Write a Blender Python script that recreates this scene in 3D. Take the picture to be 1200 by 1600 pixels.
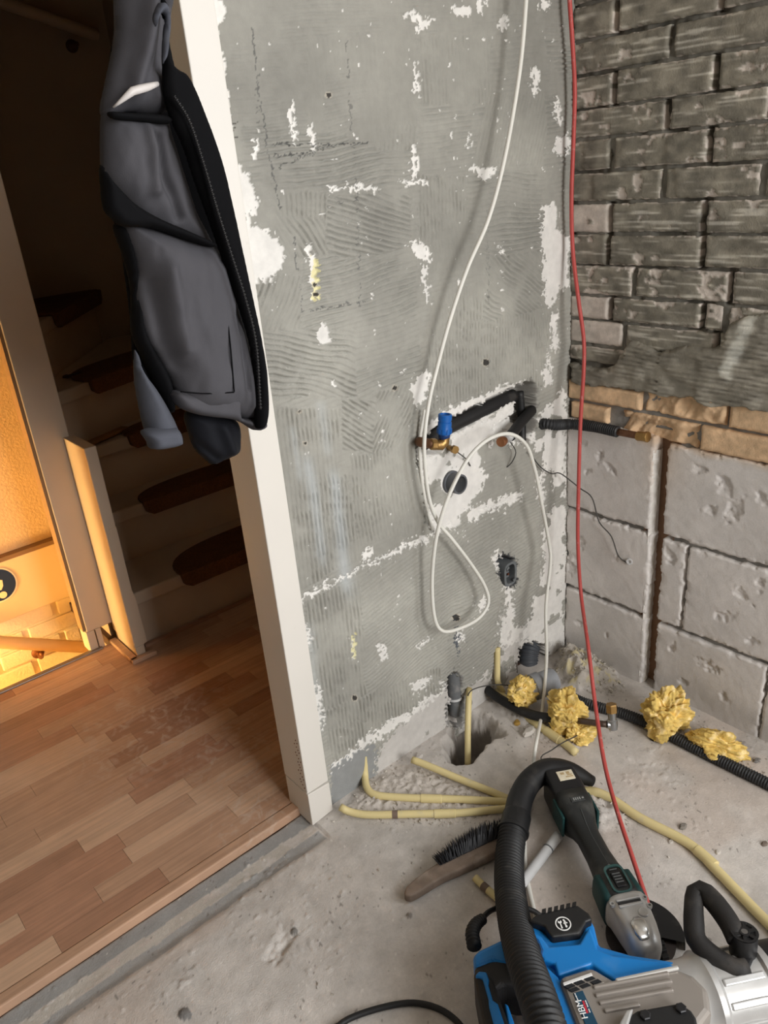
import bpy, bmesh, math, random
import numpy as np
from mathutils import Vector, Matrix
random.seed(11)
S = bpy.context.scene
for o in list(bpy.data.objects):
    bpy.data.objects.remove(o)
COL = S.collection
# ------------------------------------------------------------------ camera
F = 1215.48                                   # focal length in pixels of the 1200 x 1600 frame
R = np.array([[0.753117, -0.652607, -0.083178], [-0.324113, -0.258027, -0.91015], [0.572508, 0.712409, -0.405843]])
CAM = np.array([-1.54298, -1.15275, 1.3])
cd = bpy.data.cameras.new('camera'); cam = bpy.data.objects.new('camera', cd); COL.objects.link(cam)
cd.sensor_fit = 'HORIZONTAL'; cd.sensor_width = 36.0; cd.lens = F / 1200 * 36.0
cd.clip_start = 0.02
cam.matrix_world = Matrix(((R[0][0], -R[1][0], -R[2][0], CAM[0]), (R[0][1], -R[1][1], -R[2][1], CAM[1]), (R[0][2], -R[1][2], -R[2][2], CAM[2]), (0, 0, 0, 1)))
S.camera = cam
# ------------------------------------------------------------------ light and exposure
S.view_settings.view_transform = 'Standard'; S.view_settings.look = 'None'
S.view_settings.gamma = 1.0; S.view_settings.use_curve_mapping = False
S.view_settings.exposure = 0.34
W = bpy.data.worlds.new('world'); S.world = W; W.use_nodes = True
W.node_tree.nodes['Background'].inputs[0].default_value = (0.80, 0.88, 1.0, 1)
W.node_tree.nodes['Background'].inputs[1].default_value = 0.9
def area(name, loc, target, sx, sy, power, col):
    l = bpy.data.lights.new(name, 'AREA'); l.shape = 'RECTANGLE'; l.size = sx; l.size_y = sy; l.energy = power; l.color = col
    o = bpy.data.objects.new(name, l); COL.objects.link(o); o.location = loc
    o.rotation_euler = (Vector(target) - Vector(loc)).to_track_quat('-Z', 'Y').to_euler(); return o
def lamp(name, loc, power, col, r=0.05):
    l = bpy.data.lights.new(name, 'POINT'); l.energy = power; l.color = col; l.shadow_soft_size = r
    o = bpy.data.objects.new(name, l); COL.objects.link(o); o.location = loc; return o
area('daylight_rear_window', (-0.86, -3.28, 1.55), (-0.86, 0, 1.2), 1.0, 1.4, 60, (1.0, 0.985, 0.96))     # fills the opening of the rear wall
area('daylight_side_window', (0.06, -1.95, 1.45), (-2, -1.95, 1.1), 1.1, 1.2, 24, (0.94, 0.97, 1.0))      # fills the opening in the right wall
lamp('room_bulb', (-0.62, -0.7, 2.3), 1.3, (1.0, 0.80, 0.58), 0.06)
lamp('stairwell_bulb', (-1.95, 1.20, 0.10), 52, (1.0, 0.68, 0.27), 0.06)
# ------------------------------------------------------------------ geometry helpers
def ray(px, py):
    return R.T @ np.array([(px - 600) / F, (py - 800) / F, 1.0])
def _pl(ax, px, py, k):
    q = ray(px, py); return CAM + q * (k - CAM[ax]) / q[ax]
def PA(px, py, y=0.0): return _pl(1, px, py, y)      # point on a plane parallel to the left wall
def PB(px, py, x=0.0): return _pl(0, px, py, x)      # ... to the right wall
def PZ(px, py, z=0.0): return _pl(2, px, py, z)      # ... to the floor
def project(P):
    q = (P - CAM) @ R.T; return 600 + F * q[..., 0] / q[..., 2], 800 + F * q[..., 1] / q[..., 2]
def lin(c):
    c = np.asarray(c, float) / 255.0
    return np.where(c <= 0.04045, c / 12.92, ((c + 0.055) / 1.055) ** 2.4)
def L4(c): return (*[float(v) for v in lin(c)], 1.0)
_T = {}
def vnoise(x, y, s=0):
    if s not in _T: _T[s] = np.random.RandomState(s + 5).rand(256, 256)
    T = _T[s]; x = np.asarray(x, float); y = np.asarray(y, float)
    xi = np.floor(x).astype(int); yi = np.floor(y).astype(int); fx = x - xi; fy = y - yi
    fx = fx * fx * (3 - 2 * fx); fy = fy * fy * (3 - 2 * fy)
    a = T[xi & 255, yi & 255]; b = T[(xi + 1) & 255, yi & 255]; c = T[xi & 255, (yi + 1) & 255]; d = T[(xi + 1) & 255, (yi + 1) & 255]
    return (a * (1 - fx) + b * fx) * (1 - fy) + (c * (1 - fx) + d * fx) * fy
def fbm(x, y, o=4, s=0):
    t = 0; a = 0.5; n = 0
    for i in range(o):
        t = t + a * vnoise(x * 2 ** i + 17 * i, y * 2 ** i + 31 * i, s + i); n += a; a *= 0.5
    return t / n
def sstep(a, b, x):
    t = np.clip((x - a) / (b - a), 0, 1); return t * t * (3 - 2 * t)
def inpoly(x, y, poly):
    x = np.asarray(x); r = np.zeros(x.shape, bool); n = len(poly)
    xs = [p[0] for p in poly]; ys = [p[1] for p in poly]
    bb = (x >= min(xs)) & (x <= max(xs)) & (y >= min(ys)) & (y <= max(ys))
    if not bb.any(): return r
    X = x[bb]; Y = y[bb]; q = np.zeros(X.shape, bool)
    for i in range(n):
        x0, y0 = poly[i]; x1, y1 = poly[(i + 1) % n]
        if y0 == y1: continue
        q ^= ((Y < y0) != (Y < y1)) & (X < (x1 - x0) * (Y - y0) / (y1 - y0) + x0)
    r[bb] = q; return r
def segdist(x, y, pts, closed=False):
    d = np.full(np.shape(x), 1e9); bx = np.zeros_like(d); by = np.zeros_like(d); n = len(pts)
    for i in range(n if closed else n - 1):
        x0, y0 = pts[i]; x1, y1 = pts[(i + 1) % n]; dx = x1 - x0; dy = y1 - y0
        t = np.clip(((x - x0) * dx + (y - y0) * dy) / (dx * dx + dy * dy + 1e-12), 0, 1)
        cx = x0 + t * dx; cy = y0 + t * dy; e = np.hypot(x - cx, y - cy); m = e < d
        d = np.where(m, e, d); bx = np.where(m, cx, bx); by = np.where(m, cy, by)
    return d, bx, by
def ctr(pts, closed=False, per=8):                 # catmull-rom through the points
    P = np.array(pts, float); n = len(P); out = []
    rng = range(n if closed else n - 1)
    for i in rng:
        if closed: p0, p1, p2, p3 = P[(i - 1) % n], P[i], P[(i + 1) % n], P[(i + 2) % n]
        else:
            p1, p2 = P[i], P[i + 1]; p0 = P[i - 1] if i > 0 else 2 * p1 - p2; p3 = P[i + 2] if i + 2 < n else 2 * p2 - p1
        for k in range(per):
            t = k / per
            out.append(0.5 * (2 * p1 + (p2 - p0) * t + (2 * p0 - 5 * p1 + 4 * p2 - p3) * t * t + (3 * p1 - p0 - 3 * p2 + p3) * t ** 3))
    if not closed: out.append(P[-1])
    return np.array(out)
# ------------------------------------------------------------------ object helpers
def link(o, parent=None):
    COL.objects.link(o)
    if parent is not None:
        o.parent = parent
        if parent.type == 'EMPTY': o.matrix_parent_inverse = Matrix.Translation(-Vector(parent.location))
    return o
def mesh_np(name, V, Q, mat, parent=None, col=None, smooth=True):
    """V (n,3), Q (m,4) quads or a list of index tuples"""
    me = bpy.data.meshes.new(name)
    if isinstance(Q, np.ndarray):
        me.vertices.add(len(V)); me.vertices.foreach_set('co', np.asarray(V, np.float32).ravel())
        k = Q.shape[1]; me.loops.add(Q.size); me.loops.foreach_set('vertex_index', Q.astype(np.int32).ravel())
        me.polygons.add(len(Q)); me.polygons.foreach_set('loop_start', np.arange(0, Q.size, k, dtype=np.int32))
        me.update(calc_edges=True)
    else:
        me.from_pydata([tuple(map(float, v)) for v in V], [], [tuple(map(int, q)) for q in Q]); me.update()
    me.polygons.foreach_set('use_smooth', np.full(len(me.polygons), smooth, bool))
    if col is not None:
        a = me.color_attributes.new('Col', 'FLOAT_COLOR', 'POINT')
        c = np.ones((len(V), 4), np.float32); c[:, :3] = np.asarray(col).reshape(-1, 3); a.data.foreach_set('color', c.ravel())
    me.materials.append(mat)
    return link(bpy.data.objects.new(name, me), parent)
def gridq(n, m, keep=None):
    i = np.arange(n * m).reshape(n, m)
    q = np.stack([i[:-1, :-1], i[1:, :-1], i[1:, 1:], i[:-1, 1:]], -1)
    return q[keep] if keep is not None else q.reshape(-1, 4)
def grid(name, P, mat, parent=None, col=None, keep=None, flip=False):
    q = gridq(P.shape[0], P.shape[1], keep)
    if flip: q = q[:, ::-1]
    V = P.reshape(-1, 3); c = None if col is None else np.broadcast_to(col, P.shape).reshape(-1, 3)
    if keep is not None:
        u, inv = np.unique(q, return_inverse=True); V = V[u]; q = inv.reshape(q.shape); c = None if c is None else c[u]
    return mesh_np(name, V, q, mat, parent, c)
def bevel(o, w, seg=2, ang=40):
    m = o.modifiers.new('bevel', 'BEVEL'); m.width = w; m.segments = seg; m.limit_method = 'ANGLE'; m.angle_limit = math.radians(ang)
    m.harden_normals = False; return o
class VF:
    """collects shapes into one mesh"""
    def __init__(s): s.v = []; s.f = []
    def add(s, v, f):
        b = len(s.v); s.v += [tuple(map(float, q)) for q in v]; s.f += [tuple(int(i) + b for i in q) for q in f]; return s
    def box(s, a, b):
        x0, y0, z0 = a; x1, y1, z1 = b
        return s.add([(x0, y0, z0), (x1, y0, z0), (x1, y1, z0), (x0, y1, z0), (x0, y0, z1), (x1, y0, z1), (x1, y1, z1), (x0, y1, z1)],
                     [(3, 2, 1, 0), (4, 5, 6, 7), (0, 1, 5, 4), (1, 2, 6, 5), (2, 3, 7, 6), (3, 0, 4, 7)])
    def obox(s, c, ax, ay, az):                    # oriented box: centre and half-axes
        c, ax, ay, az = map(np.array, (c, ax, ay, az)); v = [c + i * ax + j * ay + k * az for k in (-1, 1) for i, j in ((-1, -1), (1, -1), (1, 1), (-1, 1))]
        return s.add(v, [(3, 2, 1, 0), (4, 5, 6, 7), (0, 1, 5, 4), (1, 2, 6, 5), (2, 3, 7, 6), (3, 0, 4, 7)])
    def prism(s, poly, off):
        n = len(poly); P = np.array(poly, float); O = np.array(off, float); v = list(P) + list(P + O)
        return s.add(v, [tuple(range(n)), tuple(range(2 * n - 1, n - 1, -1))] + [(i, i + n, (i + 1) % n + n, (i + 1) % n) for i in range(n)])
    def tube(s, pts, r, n=10, step=0.01, corr=None, curve=True, squash=None):
        P = np.array(pts, float); k = len(P)
        rr = np.full(k, r, float) if np.isscalar(r) else np.array(r, float)
        if curve and k > 2: Q = ctr(np.column_stack([P, rr]), per=14)
        else: Q = np.column_stack([P, rr])
        seg = np.r_[0, np.cumsum(np.linalg.norm(np.diff(Q[:, :3], axis=0), axis=1))]
        if corr: step = corr[0] / 6
        m = max(2, int(seg[-1] / step) + 1); t = np.linspace(0, seg[-1], m)
        if not curve and not corr: t = seg; m = k
        X = np.stack([np.interp(t, seg, Q[:, i]) for i in range(3)], 1); ra = np.interp(t, seg, Q[:, 3])
        if corr: ra = ra + corr[1] * np.cos(2 * np.pi * t / corr[0])
        T = np.gradient(X, axis=0); T /= np.linalg.norm(T, axis=1)[:, None]
        u = np.cross(T[0], (0.13, 0.2, 1.0)); u /= np.linalg.norm(u); v = []
        for i in range(m):
            u = u - T[i] * np.dot(u, T[i]); u /= np.linalg.norm(u); w = np.cross(T[i], u)
            for j in range(n):
                a = 2 * math.pi * j / n; v.append(X[i] + ra[i] * (math.cos(a) * u + math.sin(a) * w))
        f = [(i * n + j, i * n + (j + 1) % n, (i + 1) * n + (j + 1) % n, (i + 1) * n + j) for i in range(m - 1) for j in range(n)]
        f += [tuple(range(n - 1, -1, -1)), tuple(range((m - 1) * n, m * n))]
        return s.add(v, f)
    def lathe(s, c, axis, prof, n=24, cap=True):   # prof: (distance along the axis, radius)
        a = np.array(axis, float); a /= np.linalg.norm(a); u = np.cross(a, (0.21, 0.34, 0.91)); u /= np.linalg.norm(u); w = np.cross(a, u); c = np.array(c, float)
        v = [c + a * t + r * (math.cos(2 * math.pi * j / n) * u + math.sin(2 * math.pi * j / n) * w) for t, r in prof for j in range(n)]
        f = [(i * n + j, i * n + (j + 1) % n, (i + 1) * n + (j + 1) % n, (i + 1) * n + j) for i in range(len(prof) - 1) for j in range(n)]
        if cap: f += [tuple(range(n - 1, -1, -1)), tuple(range((len(prof) - 1) * n, len(prof) * n))]
        return s.add(v, f)
    def loft(s, o, a, b, c, st, n=24):             # stations (t, half width, low, high, exponent, side shift) along axis a, width b, height c
        o, a, b, c = map(np.array, (o, a, b, c)); v = []
        for q in st:
            t, hw, z0, z1, ex = q[:5]; sh = q[5] if len(q) > 5 else 0.0
            for j in range(n):
                th = 2 * math.pi * j / n; x = math.copysign(abs(math.cos(th)) ** (2 / ex), math.cos(th)); y = math.copysign(abs(math.sin(th)) ** (2 / ex), math.sin(th))
                v.append(o + a * t + b * (sh + hw * x) + c * ((z0 + z1) / 2 + (z1 - z0) / 2 * y))
        m = len(st)
        f = [(i * n + j, i * n + (j + 1) % n, (i + 1) * n + (j + 1) % n, (i + 1) * n + j) for i in range(m - 1) for j in range(n)]
        f += [tuple(range(n - 1, -1, -1)), tuple(range((m - 1) * n, m * n))]
        return s.add(v, f)
    def build(s, name, mat, parent=None, smooth=False, bev=0, seg=2, col=None, auto=None):
        o = mesh_np(name, s.v, s.f, mat, parent, col, smooth)
        bm = bmesh.new(); bm.from_mesh(o.data); bmesh.ops.recalc_face_normals(bm, faces=bm.faces); bm.to_mesh(o.data); bm.free()
        if auto: o.data.set_sharp_from_angle(angle=math.radians(auto))
        if bev: bevel(o, bev, seg)
        return o
def thing(name, label, cat, loc, group=None):
    o = bpy.data.objects.new(name, None); o.empty_display_size = 0.05; COL.objects.link(o); o.location = tuple(map(float, loc))
    return tag(o, label, cat, group)
def tag(o, label, cat, group=None):
    o['label'] = label; o['category'] = cat
    if group: o['group'] = group
    return o
def struct(o): o['kind'] = 'structure'; return o
# ------------------------------------------------------------------ materials
def mat(name, c=(200, 200, 200), rough=0.7, metal=0.0, attr=False, var=(0, 0), bump=(0, 0), var2=None, spec=0.4, dust=None):
    m = bpy.data.materials.new(name); m.use_nodes = True; N = m.node_tree.nodes; K = m.node_tree.links; b = N['Principled BSDF']
    b.inputs['Roughness'].default_value = rough; b.inputs['Metallic'].default_value = metal; b.inputs['Specular IOR Level'].default_value = spec
    g = N.new('ShaderNodeNewGeometry'); pos = g.outputs['Position']
    if attr: a = N.new('ShaderNodeAttribute'); a.attribute_name = 'Col'; src = a.outputs['Color']
    else: a = N.new('ShaderNodeRGB'); a.outputs[0].default_value = L4(c); src = a.outputs[0]
    def noise(scale, detail=5):
        n = N.new('ShaderNodeTexNoise'); n.inputs['Scale'].default_value = scale; n.inputs['Detail'].default_value = detail; K.new(pos, n.inputs['Vector']); return n.outputs['Fac']
    for v in (var, var2):
        if v and v[1]:
            r = N.new('ShaderNodeMapRange'); r.inputs['From Min'].default_value = 0.25; r.inputs['From Max'].default_value = 0.75
            r.inputs['To Min'].default_value = 1 - v[1]; r.inputs['To Max'].default_value = 1 + v[1]; K.new(noise(v[0]), r.inputs['Value'])
            x = N.new('ShaderNodeVectorMath'); x.operation = 'SCALE'; K.new(src, x.inputs[0]); K.new(r.outputs[0], x.inputs['Scale']); src = x.outputs[0]
    if dust:                                           # (colour, scale, threshold, amount): pale dust lying on the thing
        r = N.new('ShaderNodeMapRange'); r.inputs['From Min'].default_value = dust[2]; r.inputs['From Max'].default_value = dust[2] + 0.2
        r.inputs['To Max'].default_value = dust[3]; K.new(noise(dust[1], 8), r.inputs['Value'])
        x = N.new('ShaderNodeMix'); x.data_type = 'RGBA'; K.new(r.outputs[0], x.inputs['Factor']); K.new(src, x.inputs['A']); x.inputs['B'].default_value = L4(dust[0]); src = x.outputs['Result']
    K.new(src, b.inputs['Base Color'])
    if bump[1]:
        p = N.new('ShaderNodeBump'); p.inputs['Strength'].default_value = bump[1]; p.inputs['Distance'].default_value = 0.002; K.new(noise(bump[0], 6), p.inputs['Height']); K.new(p.outputs[0], b.inputs['Normal'])
    return m
GREYDUST = (176, 170, 162)
M_adh = mat('tile_adhesive', attr=True, rough=0.9, var=(60, 0.07), var2=(9, 0.05), bump=(420, 0.35))
M_brick = mat('brick_face', attr=True, rough=0.92, var=(90, 0.10), bump=(330, 0.5))
M_block = mat('sand_lime_block', attr=True, rough=0.95, var=(30, 0.05), var2=(220, 0.05), bump=(500, 0.35))
M_conc = mat('dusty_concrete', attr=True, rough=0.95, var=(14, 0.07), var2=(160, 0.07), bump=(380, 0.5))
M_mortar = mat('mortar', (112, 108, 100), 0.95, var=(70, 0.2), bump=(260, 0.8))
M_white = mat('white_gloss_paint', (236, 230, 220), 0.35, var=(7, 0.02), bump=(60, 0.04))
M_stair = mat('cream_paint', (200, 181, 160), 0.5, var=(8, 0.04), bump=(60, 0.05))
M_wall = mat('cream_wall', (166, 148, 128), 0.8, var=(5, 0.05), bump=(90, 0.1))
M_plain = mat('plain_plaster', (205, 200, 192), 0.9, var=(4, 0.05), bump=(80, 0.1))
M_blackpl = mat('black_plastic', (27, 27, 28), 0.5, var=(30, 0.15), dust=((120, 115, 108), 16, 0.62, 0.25), bump=(300, 0.08))
M_rubber = mat('black_rubber', (30, 30, 31), 0.55, var=(30, 0.12), dust=((130, 124, 116), 22, 0.6, 0.22), bump=(200, 0.08))
M_conduit = mat('black_corrugated', (44, 45, 47), 0.6, dust=((150, 146, 140), 45, 0.6, 0.35))
M_copper = mat('dull_copper', (118, 84, 62), 0.5, 0.6, var=(60, 0.25), dust=((140, 130, 118), 50, 0.62, 0.4))
M_brass = mat('brass', (166, 132, 82), 0.38, 0.85, var=(50, 0.15))
M_yellow = mat('cream_yellow_conduit', (222, 205, 150), 0.5, var=(9, 0.05), dust=((190, 182, 165), 40, 0.58, 0.5))
M_greypvc = mat('grey_pvc', (104, 106, 108), 0.55, var=(30, 0.1), dust=((165, 160, 154), 40, 0.55, 0.55))
M_whitepvc = mat('white_pvc', (206, 206, 206), 0.5, var=(20, 0.05), dust=((176, 170, 160), 30, 0.6, 0.4))
M_wcable = mat('white_cable', (226, 224, 216), 0.45, var=(20, 0.04))
M_rcable = mat('red_cable', (186, 78, 73), 0.5, var=(30, 0.1), dust=((205, 185, 178), 70, 0.62, 0.6))
M_wire = mat('thin_grey_wire', (70, 68, 66), 0.6)
M_silver = mat('cast_aluminium', (188, 187, 185), 0.34, 0.45, var=(40, 0.06), bump=(160, 0.05), dust=((170, 165, 160), 30, 0.62, 0.4))
M_blue = mat('blue_plastic', (22, 118, 190), 0.42, var=(8, 0.05), dust=((130, 165, 195), 14, 0.6, 0.3), bump=(220, 0.06))
M_teal = mat('teal_rubber', (22, 62, 62), 0.6, dust=((110, 118, 116), 30, 0.6, 0.3))
M_wool = mat('yellow_mineral_wool', attr=True, rough=0.95, var=(45, 0.22), var2=(160, 0.15), bump=(140, 1.0))
# ================================================================== left wall: old tile adhesive, chipped paint, chased pipe niche
xs = np.arange(-0.875, 0.0045, 0.0019); zs = np.arange(-0.05, 1.63, 0.0019)
X, Z = np.meshgrid(xs, zs, indexing='ij'); P0 = np.stack([X, 0 * X, Z], -1)
PX, PY = project(P0)
wx = PX + 9 * (fbm(X * 40, Z * 40, 3, 1) - .5) + 18 * (fbm(X * 150, Z * 150, 3, 2) - .5)
wy = PY + 9 * (fbm(X * 40, Z * 40, 3, 3) - .5) + 22 * (fbm(X * 150, Z * 150, 3, 4) - .5)
def zone(poly, soft=None):
    return inpoly(wx, wy, poly)
# --- trowel ridges: (polygon in the frame, direction in degrees on the wall, strength, bend)
RID = [([(330, 0), (900, 0), (900, 1300), (330, 1300)], 3, .25, .02),
 ([(480, 60), (650, 60), (650, 215), (480, 215)], 90, .12, .0), ([(655, 55), (765, 55), (765, 165), (655, 165)], 90, .55, .01),
 ([(655, 165), (765, 160), (745, 250), (655, 225)], 2, .55, .02), ([(760, 150), (850, 140), (850, 255), (735, 260)], 68, .5, .02),
 ([(850, 60), (895, 60), (895, 260), (850, 260)], 2, .8, .01),
 ([(505, 110), (575, 110), (560, 215), (505, 215)], 5, .3, .03), ([(380, 195), (650, 225), (650, 292), (370, 290)], 3, .9, .03),
 ([(585, 195), (650, 195), (650, 232), (585, 232)], 80, .7, .01),
 ([(430, 310), (520, 310), (520, 400), (440, 400)], -55, .9, .05), ([(440, 300), (510, 300), (510, 345), (440, 335)], 85, .8, .02),
 ([(510, 305), (645, 300), (640, 385), (510, 410)], -18, 1.0, .03), ([(655, 275), (728, 275), (728, 420), (655, 420)], 88, .9, .01),
 ([(728, 272), (850, 265), (850, 400), (728, 400)], -4, .9, .04), ([(400, 430), (475, 430), (480, 560), (400, 560)], 60, .9, .06),
 ([(470, 400), (650, 405), (650, 500), (470, 520)], 3, .9, .03), ([(400, 520), (555, 510), (555, 620), (405, 620)], -22, 1.0, .06),
 ([(555, 500), (650, 490), (665, 610), (555, 610)], 2, .7, .02), ([(670, 470), (760, 430), (750, 620), (668, 640)], 86, .9, .01),
 ([(755, 400), (850, 395), (850, 500), (755, 520)], -35, .8, .05), ([(735, 505), (860, 480), (850, 600), (730, 615)], 88, .9, .01),
 ([(425, 635), (528, 640), (530, 770), (440, 790)], 88, 1.0, .01), ([(530, 625), (590, 625), (585, 705), (535, 705)], -40, 1.0, .01),
 ([(585, 610), (650, 600), (640, 700), (580, 720)], 50, .9, .01), ([(545, 715), (655, 690), (650, 830), (560, 850)], 92, .8, .02),
 ([(440, 790), (545, 740), (560, 870), (470, 925)], 88, 1.0, .01), ([(475, 940), (560, 905), (570, 1080), (500, 1130)], 89, .9, .01),
 ([(560, 900), (690, 840), (690, 1010), (570, 1040)], 12, .7, .04), ([(685, 835), (775, 790), (780, 940), (690, 990)], 4, .9, .05),
 ([(790, 770), (860, 770), (855, 880), (800, 880)], 8, .7, .03), ([(570, 1040), (760, 985), (740, 1070), (580, 1110)], 14, .8, .04),
 ([(500, 1110), (690, 1040), (690, 1100), (520, 1190)], 88, 1.0, .01), ([(700, 985), (780, 960), (770, 1040), (710, 1075)], 8, .9, .05),
 ([(800, 910), (840, 900), (830, 985), (800, 975)], 10, .8, .03)]
ridge = np.zeros_like(X); amp = np.zeros_like(X)
wb = fbm(X * 9, Z * 9, 2, 9) - .5
for poly, ang, a, bend in RID:
    sx = PX + 10 * (fbm(X * 25, Z * 25, 2, 31) - .5); sy = PY + 10 * (fbm(X * 25, Z * 25, 2, 33) - .5)
    m = inpoly(sx, sy, poly); th = math.radians(ang)
    ph = (-X * math.sin(th) + Z * math.cos(th) + bend * .55 * wb + .0016 * (fbm(X * 60, Z * 60, 2, int(abs(ang)) + 40) - .5)) / 0.0098
    v = 1 - (1 - np.abs(np.sin(np.pi * ph))) ** 2.8
    ridge = np.where(m, v, ridge); amp = np.where(m, a, amp)
amp = amp * (0.30 + 0.9 * sstep(.34, .56, fbm(X * 14, Z * 14, 3, 12))) * (0.5 + .6 * sstep(.3, .5, fbm(X * 50, Z * 50, 2, 13)))
# --- colours
base = np.array([158, 156, 148.]); var = (fbm(X * 7, Z * 7, 4, 20) - .5)
C = np.empty(X.shape + (3,)); C[...] = base; C *= (1 + .26 * var)[..., None]
C *= (1 - .06 * sstep(.9, 1.4, Z))[..., None] * np.array([1, 1, 1])
def tint(m, c, k=1.0):
    global C
    k = np.asarray(m, float) * k; C = C * (1 - k[..., None]) + np.array(c, float) * k[..., None]
for cx0, cx1, y0, y1, wd, k in ((478, 506, 700, 900, 9, .5), (518, 545, 720, 950, 10, .55), (480, 500, 960, 1160, 9, .3), (455, 470, 660, 760, 6, .3), (500, 515, 620, 720, 8, .3)):
    t = (PY - y0) / (y1 - y0); cx = cx0 + (cx1 - cx0) * t
    tint(np.exp(-((PX - cx + 6 * (fbm(X * 30, Z * 12, 2, 50) - .5)) / wd) ** 2) * sstep(0, .15, t) * (1 - sstep(.8, 1, t)), (190, 196, 200), k)
plaster = np.zeros(X.shape, bool); paint = np.zeros(X.shape, bool)
# smooth grey repaired skim near the floor
for poly in ([(515, 1195), (585, 1160), (585, 1260), (515, 1300)],):
    tint(zone(poly), (138, 140, 141), .8); amp = np.where(zone(poly), 0, amp)
for poly in ([(585, 1180), (640, 1120), (690, 1062), (702, 1068), (703, 1130), (650, 1185), (590, 1240)], [(785, 955), (800, 985), (845, 965), (852, 1010), (800, 1040), (780, 1035)],
             [(735, 1070), (790, 1030), (830, 1000), (885, 960), (885, 1080), (720, 1200), (700, 1130)]):
    plaster |= zone(poly)
for poly in ([(858, 635), (884, 600), (886, 1010), (850, 1002), (785, 1010), (776, 985), (792, 955), (782, 900), (768, 872), (782, 862), (800, 890), (800, 975), (822, 985), (845, 900), (852, 800), (848, 720), (830, 700)],
             [(655, 700), (672, 660), (700, 640), (760, 612), (818, 592), (828, 600), (838, 660), (884, 600), (884, 690), (850, 690), (795, 695), (770, 690), (757, 712), (762, 745), (735, 790), (705, 815), (668, 800), (660, 745)],
             [(667, 800), (690, 805), (720, 800), (815, 765), (820, 775), (720, 822), (668, 838)], [(840, 745), (855, 720), (880, 700), (880, 790), (850, 800), (838, 770)], [(862, 640), (880, 640), (880, 720), (855, 725)],
             [(470, 930), (560, 888), (640, 845), (668, 832), (668, 845), (650, 850), (600, 872), (560, 892), (473, 938)]):
    paint |= zone(poly)
CH = [[(345, 185), (356, 185), (364, 235), (376, 262), (392, 285), (404, 310), (400, 335), (385, 330), (395, 352), (425, 362), (443, 390), (440, 425), (425, 438), (395, 440), (385, 350)],
 [(362, 340), (392, 356), (398, 500), (388, 500)], [(330, 0), (348, 0), (350, 25), (340, 45), (330, 30)], [(334, 40), (343, 60), (360, 200), (345, 200)],
 [(476, 378), (484, 384), (492, 410), (498, 440), (497, 466), (486, 466), (482, 425), (477, 400)], [(636, 380), (652, 374), (662, 384), (674, 394), (672, 407), (652, 403), (640, 392)],
 [(630, 18), (642, 14), (660, 30), (678, 28), (672, 42), (655, 50), (648, 34)], [(700, 12), (715, 8), (738, 5), (735, 20), (722, 24), (705, 20)], [(746, 0), (760, 0), (755, 24), (745, 22)], [(775, 35), (790, 25), (792, 40), (780, 48)],
 [(845, 0), (858, 0), (855, 14), (845, 16)], [(510, 288), (530, 292), (555, 290), (592, 290), (588, 300), (540, 296), (515, 295)], [(620, 284), (650, 281), (664, 278), (664, 288), (640, 290)], [(728, 262), (775, 262), (772, 272), (758, 280), (745, 276)],
 [(641, 228), (650, 228), (651, 262), (643, 285), (640, 260)], [(645, 92), (651, 92), (656, 150), (650, 150)], [(452, 165), (459, 160), (462, 220), (455, 222)], [(478, 198), (490, 198), (492, 232), (484, 232)], [(396, 214), (403, 214), (404, 248), (397, 246)],
 [(845, 322), (866, 318), (870, 360), (888, 370), (888, 448), (872, 455), (860, 480), (848, 470), (846, 400)], [(860, 487), (872, 485), (870, 550), (861, 545)], [(850, 556), (856, 545), (862, 600), (846, 605)], [(862, 230), (890, 205), (888, 240), (868, 244)],
 [(830, 110), (842, 104), (840, 140), (830, 150)], [(860, 158), (868, 155), (880, 190), (872, 196)], [(729, 210), (733, 208), (734, 228), (728, 228)], [(782, 385), (786, 380), (786, 398), (780, 398)], [(492, 515), (512, 508), (518, 530), (508, 540), (498, 532)],
 [(658, 415), (665, 410), (668, 470), (663, 470)], [(590, 1010), (600, 1006), (603, 1028), (592, 1034)], [(640, 1070), (668, 1055), (676, 1060), (650, 1084)], [(650, 1005), (670, 995), (672, 1000), (652, 1012)],
 [(472, 960), (482, 990), (486, 1000), (478, 1010)], [(490, 1065), (500, 1075), (503, 1110), (500, 1148), (494, 1120)], [(548, 990), (554, 990), (556, 1030), (549, 1032)], [(560, 1160), (582, 1140), (585, 1150), (560, 1172)], [(515, 1196), (560, 1165), (562, 1170), (518, 1202)],
 [(575, 1155), (600, 1130), (640, 1108), (680, 1080), (698, 1062), (702, 1070), (680, 1092), (640, 1120), (590, 1158)], [(568, 865), (580, 855), (580, 870), (568, 878)], [(516, 596), (522, 596), (522, 606), (516, 606)], [(624, 575), (630, 573), (630, 582), (624, 582)],
 [(768, 868), (778, 862), (800, 872), (786, 890), (770, 886)], [(745, 940), (760, 930), (762, 950), (750, 955)], [(640, 610), (648, 590), (672, 580), (668, 610), (650, 640)], [(715, 988), (722, 985), (722, 1000), (714, 1004)]]
for p in CH: paint |= zone(p)
# scattered flecks of old paint, denser along the tile joints and the top edge
fl = fbm(X * 120, Z * 120, 2, 61); j1 = np.minimum.reduce([np.abs(X + .183 * 1.3 - .0), np.abs(X + .37), np.abs(X + .60)]); j2 = np.minimum.reduce([np.abs(Z - 1.276), np.abs(Z - .535), np.abs(Z - 1.5)])
dn = np.maximum(np.exp(-j1 / .012), np.exp(-j2 / .010)) * (fbm(X * 20, Z * 20, 2, 66) - .12)
paint |= fl > (.915 - .30 * dn)
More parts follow.
